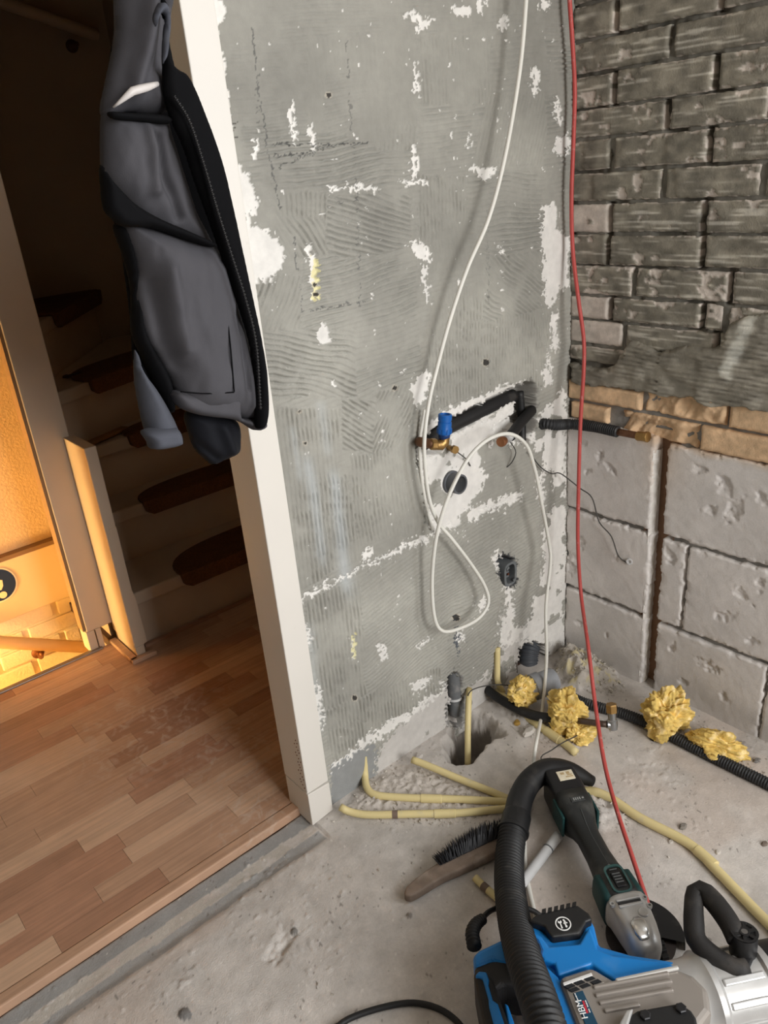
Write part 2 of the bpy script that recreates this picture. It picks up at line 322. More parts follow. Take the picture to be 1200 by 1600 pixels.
# the grey that still sticks on top of the white
stick = (fbm(X * 26, Z * 26, 4, 70) > .655) & zone([(655, 690), (830, 600), (885, 600), (885, 1000), (780, 1000), (660, 850)])
for p in ([(760, 700), (830, 690), (840, 735), (800, 765), (765, 770), (752, 730)], [(848, 745), (862, 735), (866, 800), (850, 790)]):
    stick |= zone(p) & (fbm(X * 40, Z * 40, 3, 71) > .40)
paint &= ~stick; plaster &= ~(fbm(X * 22, Z * 22, 4, 73) > .66)
tint(plaster, (196, 192, 187)); tint(paint, (224, 221, 216))
C *= np.where(paint | plaster, 1 + .10 * (fbm(X * 30, Z * 30, 4, 80) - .5), 1)[..., None]
tint(zone([(486, 400), (497, 410), (499, 466), (488, 468)]), (224, 214, 150), .7); tint(zone([(549, 990), (555, 990), (556, 1025), (550, 1030)]), (222, 214, 160), .8)
for cx, cy, r in ((491, 445, 3), (492, 460, 3.2), (615, 606, 3.5), (512, 149, 4), (757, 566, 5), (711, 964, 5), (466, 643, 2.5), (476, 692, 2.5), (553, 1090, 4)):
    d = np.hypot(PX - cx, PY - cy); tint(d < r + 1.5, (196, 186, 170), .6); tint(d < r, (48, 46, 44), .9)
tint(zone([(709, 978), (715, 978), (714, 1020), (711, 1022)]), (84, 88, 94), .9)
# pencil and crack lines
def line(pts, w, c, k, dash=0):
    d, bx, by = segdist(wx * .5 + PX * .5, wy * .5 + PY * .5, pts); m = (d < w) & (fbm(X * 90, Z * 90, 2, 90) > dash); tint(m, c, k)
line([(392, 40), (402, 130), (415, 225), (440, 330)], 1.0, (92, 92, 90), .8); line([(425, 226), (500, 226), (575, 224)], 1.0, (80, 80, 78), .9); line([(425, 243), (470, 240), (520, 228)], .9, (80, 80, 78), .9); line([(435, 262), (470, 246), (495, 240)], .9, (80, 80, 78), .8)
line([(541, 60), (545, 150), (553, 260), (562, 480)], .9, (104, 103, 100), .7, .5); line([(458, 370), (472, 487), (565, 470)], .9, (96, 96, 94), .8, .4); line([(525, 315), (560, 312)], .9, (96, 96, 94), .7, .4)
line([(663, 905), (663, 905.1)], .1, (90, 90, 90), 0); line([(760, 330), (762, 480)], .8, (118, 118, 114), .6, .5); line([(763, 560), (764, 640)], .8, (118, 118, 114), .5, .4)
for a in ([(357, 192), (369, 193)], [(358, 198), (368, 199)], [(360, 212), (372, 212)], [(364, 206), (367, 199)]): line(a, .9, (70, 66, 62), .9)
for i in range(9): line([(400 - i * 0.4, 120 + i * 9), (406 - i * 0.4, 119 + i * 9)], .8, (96, 95, 92), .7)
# --- depth, positive into the room
D = .0035 * (fbm(X * 4, Z * 4, 3, 21) - .5) + .0012 * (fbm(X * 40, Z * 40, 3, 22) - .5)
adh = ~(paint | plaster)
D = D + np.where(adh, .0020 + .0098 * amp * (ridge - .7), .0006 * (fbm(X * 90, Z * 90, 3, 24) - .5))
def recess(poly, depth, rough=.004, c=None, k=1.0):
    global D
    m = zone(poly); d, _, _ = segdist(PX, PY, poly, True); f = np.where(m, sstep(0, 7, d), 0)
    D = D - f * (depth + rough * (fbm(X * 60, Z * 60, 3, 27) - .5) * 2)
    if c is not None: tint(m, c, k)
def groove(pts, w, depth):
    global D
    d, _, _ = segdist(wx, wy, pts); D = D - depth * (1 - sstep(w * .4, w, d))
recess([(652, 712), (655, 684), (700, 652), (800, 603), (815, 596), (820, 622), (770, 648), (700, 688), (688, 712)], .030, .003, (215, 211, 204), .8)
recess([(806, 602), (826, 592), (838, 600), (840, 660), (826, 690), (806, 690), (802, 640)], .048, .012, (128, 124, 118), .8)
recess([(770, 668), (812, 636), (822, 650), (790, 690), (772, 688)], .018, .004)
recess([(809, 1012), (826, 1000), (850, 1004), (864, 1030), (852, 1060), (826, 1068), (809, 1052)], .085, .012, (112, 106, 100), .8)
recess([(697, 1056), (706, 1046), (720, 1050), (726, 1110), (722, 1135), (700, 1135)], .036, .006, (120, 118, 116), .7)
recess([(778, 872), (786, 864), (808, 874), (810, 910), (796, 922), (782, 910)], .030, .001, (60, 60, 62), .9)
recess([(769, 1020), (776, 1000), (786, 1008), (786, 1075), (772, 1075)], .012, .004)
groove([(470, 933), (560, 890), (668, 838), (720, 820), (815, 770)], 3, .0022); groove([(640, 285), (660, 470)], 2.0, .0008)
groove([(783, 935), (780, 1020)], 3, .004); groove([(652, 700), (664, 760), (672, 830)], 5, .010)
# corner irregularities
D = D + .006 * (fbm(Z * 20, X * 8, 3, 28) - .4) * np.exp(X / .02)
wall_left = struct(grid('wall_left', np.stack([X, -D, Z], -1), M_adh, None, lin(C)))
# rest of the same wall out of the picture: over the doorway, left of it and up to the ceiling
v = VF().box((-0.875, 0.006, 1.62), (0.03, 0.07, 2.6)).box((-1.86, 0.0, 2.08), (-0.875, 0.07, 2.6)).box((-3.4, 0.0, 0), (-1.86, 0.07, 2.6)).box((-0.853, 0.095, -0.02), (0.03, 0.11, 1.63))
o = struct(v.build('wall_left', M_plain))
# ================================================================== right wall: bricks above, sand-lime blocks below
random.seed(5)
BZ = [.832, .873, .933, .988, 1.055, 1.122, 1.187, 1.249, 1.315, 1.373, 1.437, 1.500, 1.563, 1.626, 1.69]
BARE = {(1, 0): .5, (2, 0): .5, (2, 1): .09, (2, 2): .10, (2, 3): .18, (5, 0): .5, (8, 2): .04, (9, 1): .02, (6, 2): .03, (11, 2): .06, (9, 2): .12, (6, 0): .02}
CUTS = []; JOINT = []
for r in range(len(BZ) - 1):
    c = {1: [.0, -.151, -.37, -.59, -.75], 2: [.0, -.113, -.333, -.385, -.60, -.75], 3: [.0, -.17, -.388, -.61, -.75]}.get(r)
    if c is None: c = [.0] + [[-.104, -.322, -.54, -.75], [-.228, -.43, -.65, -.75]][(r + 1) % 2 if r != 4 else 0]
    CUTS.append(c)
    for q in c[1:-1]:
        if random.random() < .75: JOINT.append((q, BZ[r], BZ[r + 1]))
def bedgrid(y0, y1, z0, z1, st, depth, name, mat_, col):
    ys = np.arange(y0, y1, st); zz = np.arange(z0, z1, st); Y, Zb = np.meshgrid(ys, zz, indexing='ij')
    d = depth(Y, Zb); return grid(name, np.stack([d, Y, Zb], -1), mat_, None, col(Y, Zb, d))
def beddepth(Y, Zb):
    up = Zb > .81
    d = np.where(up, .0042 + .010 * sstep(.46, .66, fbm(Y * 16, Zb * 16, 3, 101)), .010)
    d = d + .004 * (fbm(Y * 60, Zb * 60, 3, 102) - .5)
    for q, a, b in JOINT: d = np.where((np.abs(Y - q) < .009) & (Zb > a) & (Zb < b), .024, d)
    d = np.where((Zb < .70) & (np.abs(Y + .265) < .035), .030, d)
    return np.where(Zb < .675, np.maximum(d, .004), d)
def bedcol(Y, Zb, d):
    n = fbm(Y * 50, Zb * 50, 3, 103)[..., None]
    c = np.where((Zb > .81)[..., None], np.array([112, 109, 101.]), np.array([140, 137, 132.]))
    c = c * (1 + .35 * (n - .5)); g = ((Zb < .70) & (np.abs(Y + .265) < .04))[..., None]
    return lin(np.where(g, np.array([150, 118, 94.]), c))  # groove bottom browned: its shade is put into the colour
wall_right = struct(bedgrid(-0.75, 0.02, -0.05, 1.72, .004, beddepth, 'wall_right', M_adh, bedcol))
def brickpart(name, y0, y1, z0, z1, colf, depf, back=.03, st=.0032, material=None, rnd=.006, edge=.0016, parent=None, label=None):
    """one masonry unit, its front face a fine relief; y0 > y1 (y0 is nearer the corner)"""
    ny = max(6, int((y0 - y1) / st)); nz = max(5, int((z1 - z0) / st))
    ty = np.linspace(0, 1, ny + 1); tz = np.linspace(0, 1, nz + 1); ty = np.r_[0, ty, 1]; tz = np.r_[0, tz, 1]
    Y, Zb = np.meshgrid(y0 + (y1 - y0) * ty, z0 + (z1 - z0) * tz, indexing='ij')
    ed = np.minimum(np.minimum(np.abs(Y - y0), np.abs(Y - y1)), np.minimum(np.abs(Zb - z0), np.abs(Zb - z1)))
    d = -depf(Y, Zb, ed); e = 1 - np.clip(ed / rnd, 0, 1); d = d + rnd * .8 * e * e
    inn = np.ones_like(Y, bool); inn[0] = inn[-1] = False; inn[:, 0] = inn[:, -1] = False
    wob = edge * 2 * (fbm(Y * 90 + 3, Zb * 90, 2, 111) - .5); cy = (y0 + y1) / 2; cz = (z0 + z1) / 2; f = ed < rnd
    Yw = np.where(f, Y + np.sign(Y - cy) * wob, Y); Zw = np.where(f, Zb + np.sign(Zb - cz) * wob, Zb)
    d = np.where(inn, d, back); c = colf(Y, Zb, ed)
    return grid(name, np.stack([d, Yw, Zw], -1), material or M_brick, parent or wall_right, lin(np.clip(c, 0, 255)), flip=True)
ADH = np.array([132, 127, 115.]); FACE = np.array([204, 194, 184.])
def adhesive_face(seed, bare=0.0, rid=1.0):
    def exposed(Y, Zb, ed):
        n = fbm(Y * 26 + seed * 3.1, Zb * 40 + seed, 4, 121); e = np.exp(-ed / .004)
        return n - .22 * e * (fbm(Y * 60 + seed, Zb * 60, 2, 125) > .48) < (.272 + bare)
    def col(Y, Zb, ed):
        x = exposed(Y, Zb, ed)[..., None]; n = fbm(Y * 40 + seed, Zb * 60, 4, 122)[..., None]; st = fbm(Y * 14 + seed, Zb * 240, 2, 126)[..., None]
        a = ADH * (1 + .6 * (n - .5)) + 62 * sstep(.60, .80, st); b = FACE * (1 + .3 * (n - .5)); edg = (ed < .0030)[..., None] * (fbm(Y * 45 + seed, Zb * 45, 3, 127)[..., None] > .53)
        return np.where(x | edg, b, a)
    def dep(Y, Zb, ed):
        x = exposed(Y, Zb, ed); ph = (Zb + .003 * (fbm(Y * 25 + seed, Zb * 25, 2, 123) - .5) + .02 * (Y + .2) * ((seed * 37 % 7) - 3) / 9) / .0085
        r = (1 - (1 - np.abs(np.sin(np.pi * ph))) ** 2) * rid * sstep(.42, .6, fbm(Y * 14 + seed * 2, Zb * 14, 2, 124))
        return np.where(x, -.0006, .0016 + .0022 * r) + .002 * (fbm(Y * 30 + seed, Zb * 30, 3, 128) - .5) + .0035 * (vnoise(seed * 1.7, 3.3, 7) - .5)
    return col, dep
k = 0
for r in range(len(BZ) - 1):
    z0 = BZ[r] + .0028; z1 = BZ[r + 1] - .0028
    cuts = CUTS[r]
    for i in range(len(cuts) - 1):
        k += 1; g = .0045 + .0035 * random.random()
        cf, df = adhesive_face(k * 1.37, BARE.get((r, i), random.choice([0, 0, .01, .03, -.03])), 1.0)
        brickpart('brick', cuts[i] - (.003 if i == 0 else g), cuts[i + 1] + g, z0 + random.uniform(-.001, .002), z1 + random.uniform(-.002, .001), cf, df)
# yellow bare bricks under the adhesive
def yb(seed, broken):
    def col(Y, Zb, ed):
        n = fbm(Y * 30 + seed, Zb * 30, 4, 131)[..., None]; s = fbm(Y * 90 + seed, Zb * 90, 3, 132)[..., None]
        return np.array([224, 190, 152.]) * (1 + .32 * (n - .5) + .2 * (s - .5))
    def dep(Y, Zb, ed):
        d = .002 * (fbm(Y * 50 + seed, Zb * 50, 3, 133) - .5) + .006
        if broken:
            q = fbm(Y * 14 + seed, Zb * 18, 4, 134); rdg = np.abs(fbm((Y + Zb * .6) * 28 + seed, Zb * 9, 3, 135) - .5) * 2
            d = d + .034 * (q - .55) + .014 * (rdg - .4) - .010 * sstep(.73, .70, Zb) 
        return d
    return col, dep
for s, (a, b, z0, z1, br) in enumerate([(-.004, -.204, .738, .782, 0), (-.213, -.405, .738, .800, 1), (-.414, -.62, .738, .800, 0), (-.629, -.75, .738, .800, 1), (-.012, -.118, .690, .728, 0), (-.150, -.347, .676, .729, 1), (-.355, -.565, .676, .729, 0), (-.574, -.75, .676, .729, 0)]):
    c_, d_ = yb(s * 2.3 + 1, br); o = brickpart('yellow_brick', a, b, z0, z1, c_, d_, rnd=.007, st=.003); o['label'] = 'bare sand-yellow brick' + (' with a broken face' if br else '')
o = VF()
# blocks
GOU = [(-.05, .63, .010), (-.10, .60, .014), (-.13, .58, .012), (-.07, .56, .010), (-.42, .60, .020), (-.36, .63, .012), (-.45, .56, .022), (-.50, .60, .014), (-.39, .54, .015), (-.05, .36, .018), (-.02, .30, .025), (-.02, .26, .02),
       (-.48, .36, .02), (-.45, .29, .018), (-.52, .40, .012), (-.42, .14, .022), (-.33, .15, .010), (-.47, .07, .012), (-.05, .10, .010), (-.14, .10, .008), (-.37, .06, .012), (-.16, .345, .009), (-.30, .40, .016), (-.52, .25, .012), (-.54, .62, .014)]
def blk(seed):
    def gou(Y, Zb):
        g = np.zeros_like(Y)
        for i, (gy, gz, r) in enumerate(GOU):
            a = i * 1.9; u = (Y - gy) * math.cos(a) + (Zb - gz) * math.sin(a); w = -(Y - gy) * math.sin(a) + (Zb - gz) * math.cos(a)
            q = np.hypot(u / 1.5, w / .8) / r + 2.0 * (fbm(Y * 90, Zb * 90, 4, 141) - .5); g = np.maximum(g, (1 - sstep(.5, 1.0, q)) * (.4 + .6 * sstep(-1, 1, u / r)))
        return g
    def col(Y, Zb, ed):
        n = fbm(Y * 12 + seed, Zb * 12, 4, 142)[..., None]; g = gou(Y, Zb)[..., None]
        c = np.array([220, 215, 211.]) * (1 + .13 * (n - .5)); c = c * (1 - .03 * g) + 10 * g
        gr = np.exp(-np.abs(Y + .265) / .03)[..., None] * (sstep(.5, .64, Zb))[..., None]; c = c * (1 - .45 * gr) + np.array([190, 150, 112]) * .45 * gr
        top = sstep(.655, .685, Zb + .02 * (fbm(Y * 30, Zb * 30, 2, 143) - .5))[..., None] * (Y < -.2)[..., None]; c = c * (1 - .6 * top) + np.array([205, 172, 138]) * .6 * top
        foot_dark = (1 - sstep(.03, .12, Zb))[..., None] * .10; return c * (1 - foot_dark)  # slightly darker towards the floor
    def dep(Y, Zb, ed):
        d = .003 * (fbm(Y * 9 + seed, Zb * 9, 3, 144) - .5) + .0012 * (fbm(Y * 80, Zb * 80, 3, 145) - .5) - .006 * gou(Y, Zb) * (.6 + .8 * fbm(Y * 160, Zb * 160, 2, 147)) + .004
        return d - .006 * np.exp(-ed / .005) * sstep(.5, .62, fbm(Y * 45 + seed, Zb * 45, 3, 146))
    return col, dep
for s, (a, b, z0, z1) in enumerate([(-.002, -.246, .447, .684), (-.280, -.75, .447, .672), (-.002, -.250, .210, .434), (-.283, -.343, .210, .434), (-.350, -.75, .210, .434), (-.002, -.250, -.04, .197), (-.285, -.556, -.04, .197), (-.563, -.75, -.04, .197)]):
    c_, d_ = blk(s * 3.1 + 2); brickpart('block', a, b, z0, z1, c_, d_, back=.06, st=.0033, material=M_block, rnd=.003, edge=.004)
# coat of adhesive that still bridges the joints over the yellow bricks, its lower edge torn
ys = np.arange(-.76, .0, .003); zz = np.arange(.74, 1.09, .003); Y, Zb = np.meshgrid(ys, zz, indexing='ij')
QX, QY = project(np.stack([0 * Y, Y, Zb], -1)); g = lambda a: [(870 + x * .275, 400 + y * .275) for x, y in a]
QX = QX + 9 * (fbm(Y * 50, Zb * 50, 3, 151) - .5); QY = QY + 9 * (fbm(Y * 50, Zb * 50, 3, 152) - .5)
pol = g([(78, 600), (250, 640), (330, 622), (395, 520), (430, 470), (600, 540), (690, 520), (740, 500), (940, 520), (985, 380), (1100, 330), (1700, 250), (1700, 960), (1200, 890), (1060, 860), (960, 850), (850, 860), (780, 815), (600, 795), (500, 775), (300, 750), (200, 745), (85, 715)])
m = inpoly(QX, QY, pol); ed, _, _ = segdist(QX, QY, pol, True)
ph = (Zb + .16 * (Y + .3) ** 2 - .10 * Y * (Y > -.25) + .004 * (fbm(Y * 18, Zb * 18, 2, 153) - .5)) / .0105
rg = 1 - (1 - np.abs(np.sin(np.pi * ph))) ** 2
band = .30 + .70 * (1 - sstep(.90, .97, Zb))
dd = .008 + .0045 * band * rg * sstep(.3, .55, fbm(Y * 16, Zb * 30, 2, 154)) + .004 * (fbm(Y * 20, Zb * 20, 3, 155) - .5)
dd = np.where(m, dd * sstep(-1, 5, ed) + .003 * sstep(0, 4, ed), -.03)
n = fbm(Y * 30, Zb * 60, 4, 156)[..., None]; cc = ADH * (1 + .42 * (n - .5)) + 26 * (rg * sstep(.5, .7, fbm(Y * 40, Zb * 40, 2, 157)))[..., None]
stk, _, _ = segdist(QX, QY, [(1200, 430), (1165, 520), (1140, 580)]); cc = cc + (1 - sstep(4, 16, stk + 10 * (fbm(Y * 70, Zb * 70, 2, 158) - .5)))[..., None] * np.array([70, 74, 76])
keep = m[:-1, :-1] | m[1:, :-1] | m[:-1, 1:] | m[1:, 1:]
o = grid('adhesive_coat', np.stack([-dd, Y, Zb], -1), M_brick, wall_right, lin(np.clip(cc, 0, 255)), keep, flip=True); o['label'] = 'dark ridged adhesive bridging the brick joints'
# white plastered flank of the groove cut in the blocks
v = VF(); e = [(.012 + .003 * math.sin(i * 2.1), -.2515 - .0035 * vnoise(i * .9, 2, 5), .0 + i * .0118) for i in range(56)]
top = [p for p in e]; bot = [(.028, -.250, p[2]) for p in e]; fr = [(-.004 + .003 * vnoise(i, 1, 3), -.243, p[2]) for i, p in enumerate(e)]
for i in range(55):
    v.add([fr[i], fr[i + 1], top[i + 1], top[i]], [(0, 1, 2, 3)]); v.add([top[i], top[i + 1], bot[i + 1], bot[i]], [(0, 1, 2, 3)])
o = v.build('groove_plaster', mat('groove_plaster', (226, 222, 216), .95, var=(60, .06), bump=(140, .8)), wall_right, smooth=True); o['label'] = 'white plaster lining one flank of the pipe groove'
# rest of the right wall, with the window opening behind the camera, and the other walls of the room
M_brown = mat('brown_plaster', (72, 64, 56), .9, var=(4, .08))
struct(VF().box((0.0, -0.76, 1.7), (0.1, 0.1, 2.6)).box((0.0, -1.35, 0), (0.1, -0.745, 2.6)).box((0.0, -3.3, 0), (0.1, -2.55, 2.6)).box((0.0, -2.55, 0), (0.1, -1.35, 0.8)).box((0.0, -2.55, 2.1), (0.1, -1.35, 2.6)).box((.06, -.76, -.05), (.1, .1, 1.7)).build('wall_right', M_plain))
struct(VF().box((-3.4, -3.3, 0), (-1.38, -3.2, 2.6)).box((-0.34, -3.3, 0), (0.1, -3.2, 2.6)).box((-1.38, -3.3, 0), (-0.34, -3.2, .82)).box((-1.38, -3.3, 2.28), (-0.34, -3.2, 2.6)).build('wall_rear', M_brown))
struct(VF().box((-3.5, -3.3, 0), (-3.4, 2.3, 2.6)).build('wall_far_side', M_brown))
struct(VF().box((-3.5, -3.3, 2.6), (0.1, 2.3, 2.7)).build('ceiling', mat('bare_ceiling', (150, 142, 132), .9, var=(4, .05))))
# ================================================================== floor of raw concrete
xs = np.arange(-1.72, .05, .0033); ys = np.arange(-1.12, .115, .0033); X, Y = np.meshgrid(xs, ys, indexing='ij')
PX, PY = project(np.stack([X, Y, 0 * X], -1))
wx = PX + 16 * (fbm(X * 35, Y * 35, 3, 201) - .5); wy = PY + 16 * (fbm(X * 35, Y * 35, 3, 202) - .5)
H = .008 * (fbm(X * 5, Y * 5, 4, 203) - .5) + .003 * (fbm(X * 30, Y * 30, 4, 204) - .5)
def hump(poly, h, soft=25, rough=.3, sc=60):
    global H
    m = inpoly(wx, wy, poly); d, _, _ = segdist(wx, wy, poly, True); f = np.where(m, sstep(0, soft, d), 0)
    H = H + f * h * (1 + rough * 2 * (fbm(X * sc, Y * sc, 4, 205) - .5)); return f
f1 = hump([(858, 1055), (872, 1018), (885, 1008), (930, 1015), (990, 1075), (930, 1080), (900, 1090)], .05, 30, .5, 45)
f2 = hump([(515, 1290), (560, 1215), (640, 1185), (720, 1200), (800, 1235), (800, 1290), (650, 1292)], .006, 30, .9, 120)
f3 = hump([(880, 1235), (960, 1240), (1000, 1290), (930, 1300)], .010, 20, 1.2, 60)
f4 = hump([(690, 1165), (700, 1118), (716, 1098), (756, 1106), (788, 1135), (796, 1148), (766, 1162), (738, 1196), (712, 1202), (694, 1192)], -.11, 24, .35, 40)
f5 = hump([(755, 1095), (790, 1080), (860, 1120), (910, 1170), (880, 1180), (800, 1130)], .012, 15, 1.0, 60)
f6 = hump([(400, 1500), (440, 1440), (470, 1455), (430, 1520)], -.006, 15, 1.2, 80)
edge = sstep(-.075, -.045, Y + .012 * (fbm(X * 9, Y * 3, 3, 206) - .5)) * (X < -.90); H = H - .006 * edge
H = np.where((Y > .033) & (X < -.85), -.03, H)
n1 = fbm(X * 6, Y * 6, 4, 207); n2 = fbm(X * 45, Y * 45, 4, 208)
C = np.empty(X.shape + (3,)); C[...] = (196, 190, 184); C *= (1 + .16 * (n1 - .5) + .14 * (n2 - .5))[..., None]
def tint(m, c, k=1.0):
    global C
    k = np.asarray(m, float) * k; C = C * (1 - k[..., None]) + np.array(c, float) * k[..., None]
warm = sstep(.5, .62, fbm(X * 4 + 3, Y * 4, 3, 209)); tint(warm, (196, 180, 168), .45)
yy = Y + .010 * (fbm(X * 14, Y * 14, 3, 210) - .5) + .005 * (fbm(X * 60, Y * 60, 2, 211) - .5); dw = X < -.905
tint(dw & (yy > -.004), (150, 151, 150), .85); tint(dw & (yy > -.030) & (yy < -.006) & (fbm(X * 30, Y * 60, 2, 212) > .35), (188, 182, 172), .7); tint(dw & (yy > -.062) & (yy < -.032), (154, 155, 155), .75)
sp = vnoise(X * 210, Y * 210, 213); tint((sp > .93) & (fbm(X * 12, Y * 12, 2, 214) > .48), (120, 114, 108), .7); tint(sp < .035, (222, 218, 212), .7)
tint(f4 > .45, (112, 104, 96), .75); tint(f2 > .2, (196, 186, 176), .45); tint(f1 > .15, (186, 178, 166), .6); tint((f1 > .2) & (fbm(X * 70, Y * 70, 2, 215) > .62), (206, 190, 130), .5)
for cx, cy, r, c in ((289, 1585, 11, (112, 110, 108)), (460, 1455, 6, (120, 116, 112)), (640, 1430, 5, (130, 124, 118))):
    q = np.hypot((PX - cx), (PY - cy) * 1.1); tint(q < r, c, .85); H = H + .004 * (1 - sstep(r * .5, r, q))
H += .0020 * sstep(.80, .9, vnoise(X * 120, Y * 120, 216)) * sstep(.5, .6, fbm(X * 9, Y * 9, 2, 217))
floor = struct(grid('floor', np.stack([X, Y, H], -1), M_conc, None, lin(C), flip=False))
struct(VF().box((-3.4, -3.2, -.1), (-1.70, .0, -.012)).box((-1.72, -3.2, -.1), (0, -1.10, -.012)).build('floor', mat('concrete_plain', (184, 178, 172), .95, var=(14, .07))))
struct(VF().box((-1.72, -1.12, -.2), (.05, .10, -.17)).build('floor', M_mortar))
# loose grit and crumbs of plaster, uncountable
v = VF(); rg = random.Random(5)
def crumb(p, s):
    a = [np.array([rg.uniform(-1, 1), rg.uniform(-1, 1), rg.uniform(.2, 1)]) for _ in range(3)] + [np.array([0, 0, -.2])]
    v.add([np.array(p) + s * q for q in a], [(0, 1, 2), (0, 3, 1), (1, 3, 2), (2, 3, 0)])
def crumbs(n, poly, s0, s1, z=.004):
    x0 = min(p[0] for p in poly); x1 = max(p[0] for p in poly); y0 = min(p[1] for p in poly); y1 = max(p[1] for p in poly); k = 0
    while k < n:
        px, py = rg.uniform(x0, x1), rg.uniform(y0, y1)
        if inpoly(np.array([px]), np.array([py]), poly)[0]:
            q = PZ(px, py, 0); i = int((q[0] + 1.72) / .0033); j = int((q[1] + 1.12) / .0033)
            if 0 <= i < H.shape[0] and 0 <= j < H.shape[1] and q[1] < -.004: crumb((q[0], q[1], H[i, j] + .0005), s0 + (s1 - s0) * rg.random() ** 3)
            k += 1
crumbs(700, [(520, 1290), (570, 1225), (640, 1190), (800, 1230), (800, 1290)], .0012, .006); crumbs(600, [(860, 1050), (885, 1012), (935, 1025), (985, 1080), (930, 1090)], .0015, .008)
crumbs(200, [(800, 1110), (920, 1160), (900, 1185), (800, 1140)], .0012, .006); crumbs(260, [(500, 1300), (1150, 1180), (1200, 1350), (900, 1600), (300, 1600), (300, 1400)], .001, .0045)
crumbs(160, [(1000, 1080), (1200, 1180), (1200, 1230), (1000, 1120)], .001, .006); crumbs(120, [(880, 1240), (960, 1250), (990, 1290), (940, 1300)], .001, .005)
o = v.build('rubble_grit', mat('grit', (190, 184, 174), .95, var=(200, .25)), smooth=False); o['kind'] = 'stuff'; tag(o, 'loose grey grit and plaster crumbs strewn over the concrete floor', 'grit')
# ================================================================== hall: laminate strips
LZ = .012
M_lam = [mat('laminate_' + n, c, .42, var=(26, .06), var2=(6, .05), spec=.35) for n, c in (('mid', (188, 152, 126)), ('pale', (204, 170, 143)), ('dark', (170, 130, 106)), ('red', (180, 138, 113)))]
for m in M_lam:                                         # long grain and a scuff of plaster dust left by shoes
    N = m.node_tree.nodes; K = m.node_tree.links; b = N['Principled BSDF']; src = b.inputs['Base Color'].links[0].from_socket
    g = N.new('ShaderNodeNewGeometry'); mp = N.new('ShaderNodeMapping'); mp.inputs['Scale'].default_value = (5, 120, 1); K.new(g.outputs['Position'], mp.inputs['Vector'])
    n = N.new('ShaderNodeTexNoise'); n.inputs['Scale'].default_value = 1; n.inputs['Detail'].default_value = 6; K.new(mp.outputs[0], n.inputs['Vector'])
    r = N.new('ShaderNodeMapRange'); r.inputs['From Min'].default_value = .3; r.inputs['From Max'].default_value = .7; r.inputs['To Min'].default_value = .86; r.inputs['To Max'].default_value = 1.12; K.new(n.outputs['Fac'], r.inputs['Value'])
    x = N.new('ShaderNodeVectorMath'); x.operation = 'SCALE'; K.new(src, x.inputs[0]); K.new(r.outputs[0], x.inputs['Scale'])
    acc = None
    for cx, cy, rad, sc in ((-1.0, .56, .30, 26), (-.98, .10, .14, 34), (-.92, .30, .20, 30)):
        d = N.new('ShaderNodeVectorMath'); d.operation = 'DISTANCE'; d.inputs[1].default_value = (cx, cy, LZ); K.new(g.outputs['Position'], d.inputs[0])
        q = N.new('ShaderNodeMapRange'); q.inputs['From Min'].default_value = rad; q.inputs['From Max'].default_value = rad * .2; K.new(d.outputs['Value'], q.inputs['Value'])
        nn = N.new('ShaderNodeTexNoise'); nn.inputs['Scale'].default_value = sc; nn.inputs['Detail'].default_value = 8; nn.inputs['Distortion'].default_value = 1.6; K.new(g.outputs['Position'], nn.inputs['Vector'])
        t = N.new('ShaderNodeMapRange'); t.inputs['From Min'].default_value = .5; t.inputs['From Max'].default_value = .72; t.inputs['To Max'].default_value = .7; K.new(nn.outputs['Fac'], t.inputs['Value'])
        mu = N.new('ShaderNodeMath'); mu.operation = 'MULTIPLY'; K.new(q.outputs[0], mu.inputs[0]); K.new(t.outputs[0], mu.inputs[1])
        if acc is None: acc = mu.outputs[0]
        else: mx = N.new('ShaderNodeMath'); mx.operation = 'MAXIMUM'; K.new(acc, mx.inputs[0]); K.new(mu.outputs[0], mx.inputs[1]); acc = mx.outputs[0]
    x2 = N.new('ShaderNodeMix'); x2.data_type = 'RGBA'; K.new(acc, x2.inputs['Factor']); K.new(x.outputs[0], x2.inputs['A']); x2.inputs['B'].default_value = L4((206, 190, 176)); K.new(x2.outputs['Result'], b.inputs['Base Color'])
hall_floor = struct(VF().box((-2.3, .036, -.03), (-.06, 1.03, .004)).box((-.92, 1.03, -.03), (-.06, 2.05, .004)).build('floor', mat('underlay', (70, 52, 42), .9)))
meshes = {}
def strip(x, y, L, w, mi):
    key = (round(L, 3), round(w, 3), mi)
    if key not in meshes:
        o = bevel_free = VF().box((0, 0, 0), (L - .0006, w - .0006, LZ - .004)).build('laminate_strip', M_lam[mi], hall_floor); meshes[key] = o.data
    else: o = bpy.data.objects.new('laminate_strip', meshes[key]); link(o, hall_floor)
    o.location = (x, y, .004)
rg = random.Random(21); y = .062; row = 0
while y < 1.028:
    w = min(.0508, 1.03 - y); x = -1.75 + rg.uniform(-.3, 0); last = -1
    while x < -.08:
        L = rg.choice([.17, .22, .26, .31, .36]); L2 = min(L, -.08 - x)
        mi = rg.choice([i for i in (0, 0, 0, 1, 1, 2, 3) if i != last or i == 0]); last = mi
        if L2 > .02: strip(x, y, L2, w, mi)
        x += L
    y += w
# rim profile along the concrete, and the nosing at the stairwell
struct(VF().box((-1.85, .034, -.01), (-.89, .0605, LZ + .0015)).build('trim_1', M_lam[0], bev=.003))
struct(VF().box((-2.28, 1.018, .0), (-.955, 1.036, LZ + .004)).build('trim_2', mat('metal_nosing', (128, 116, 108), .4, .5), bev=.002))
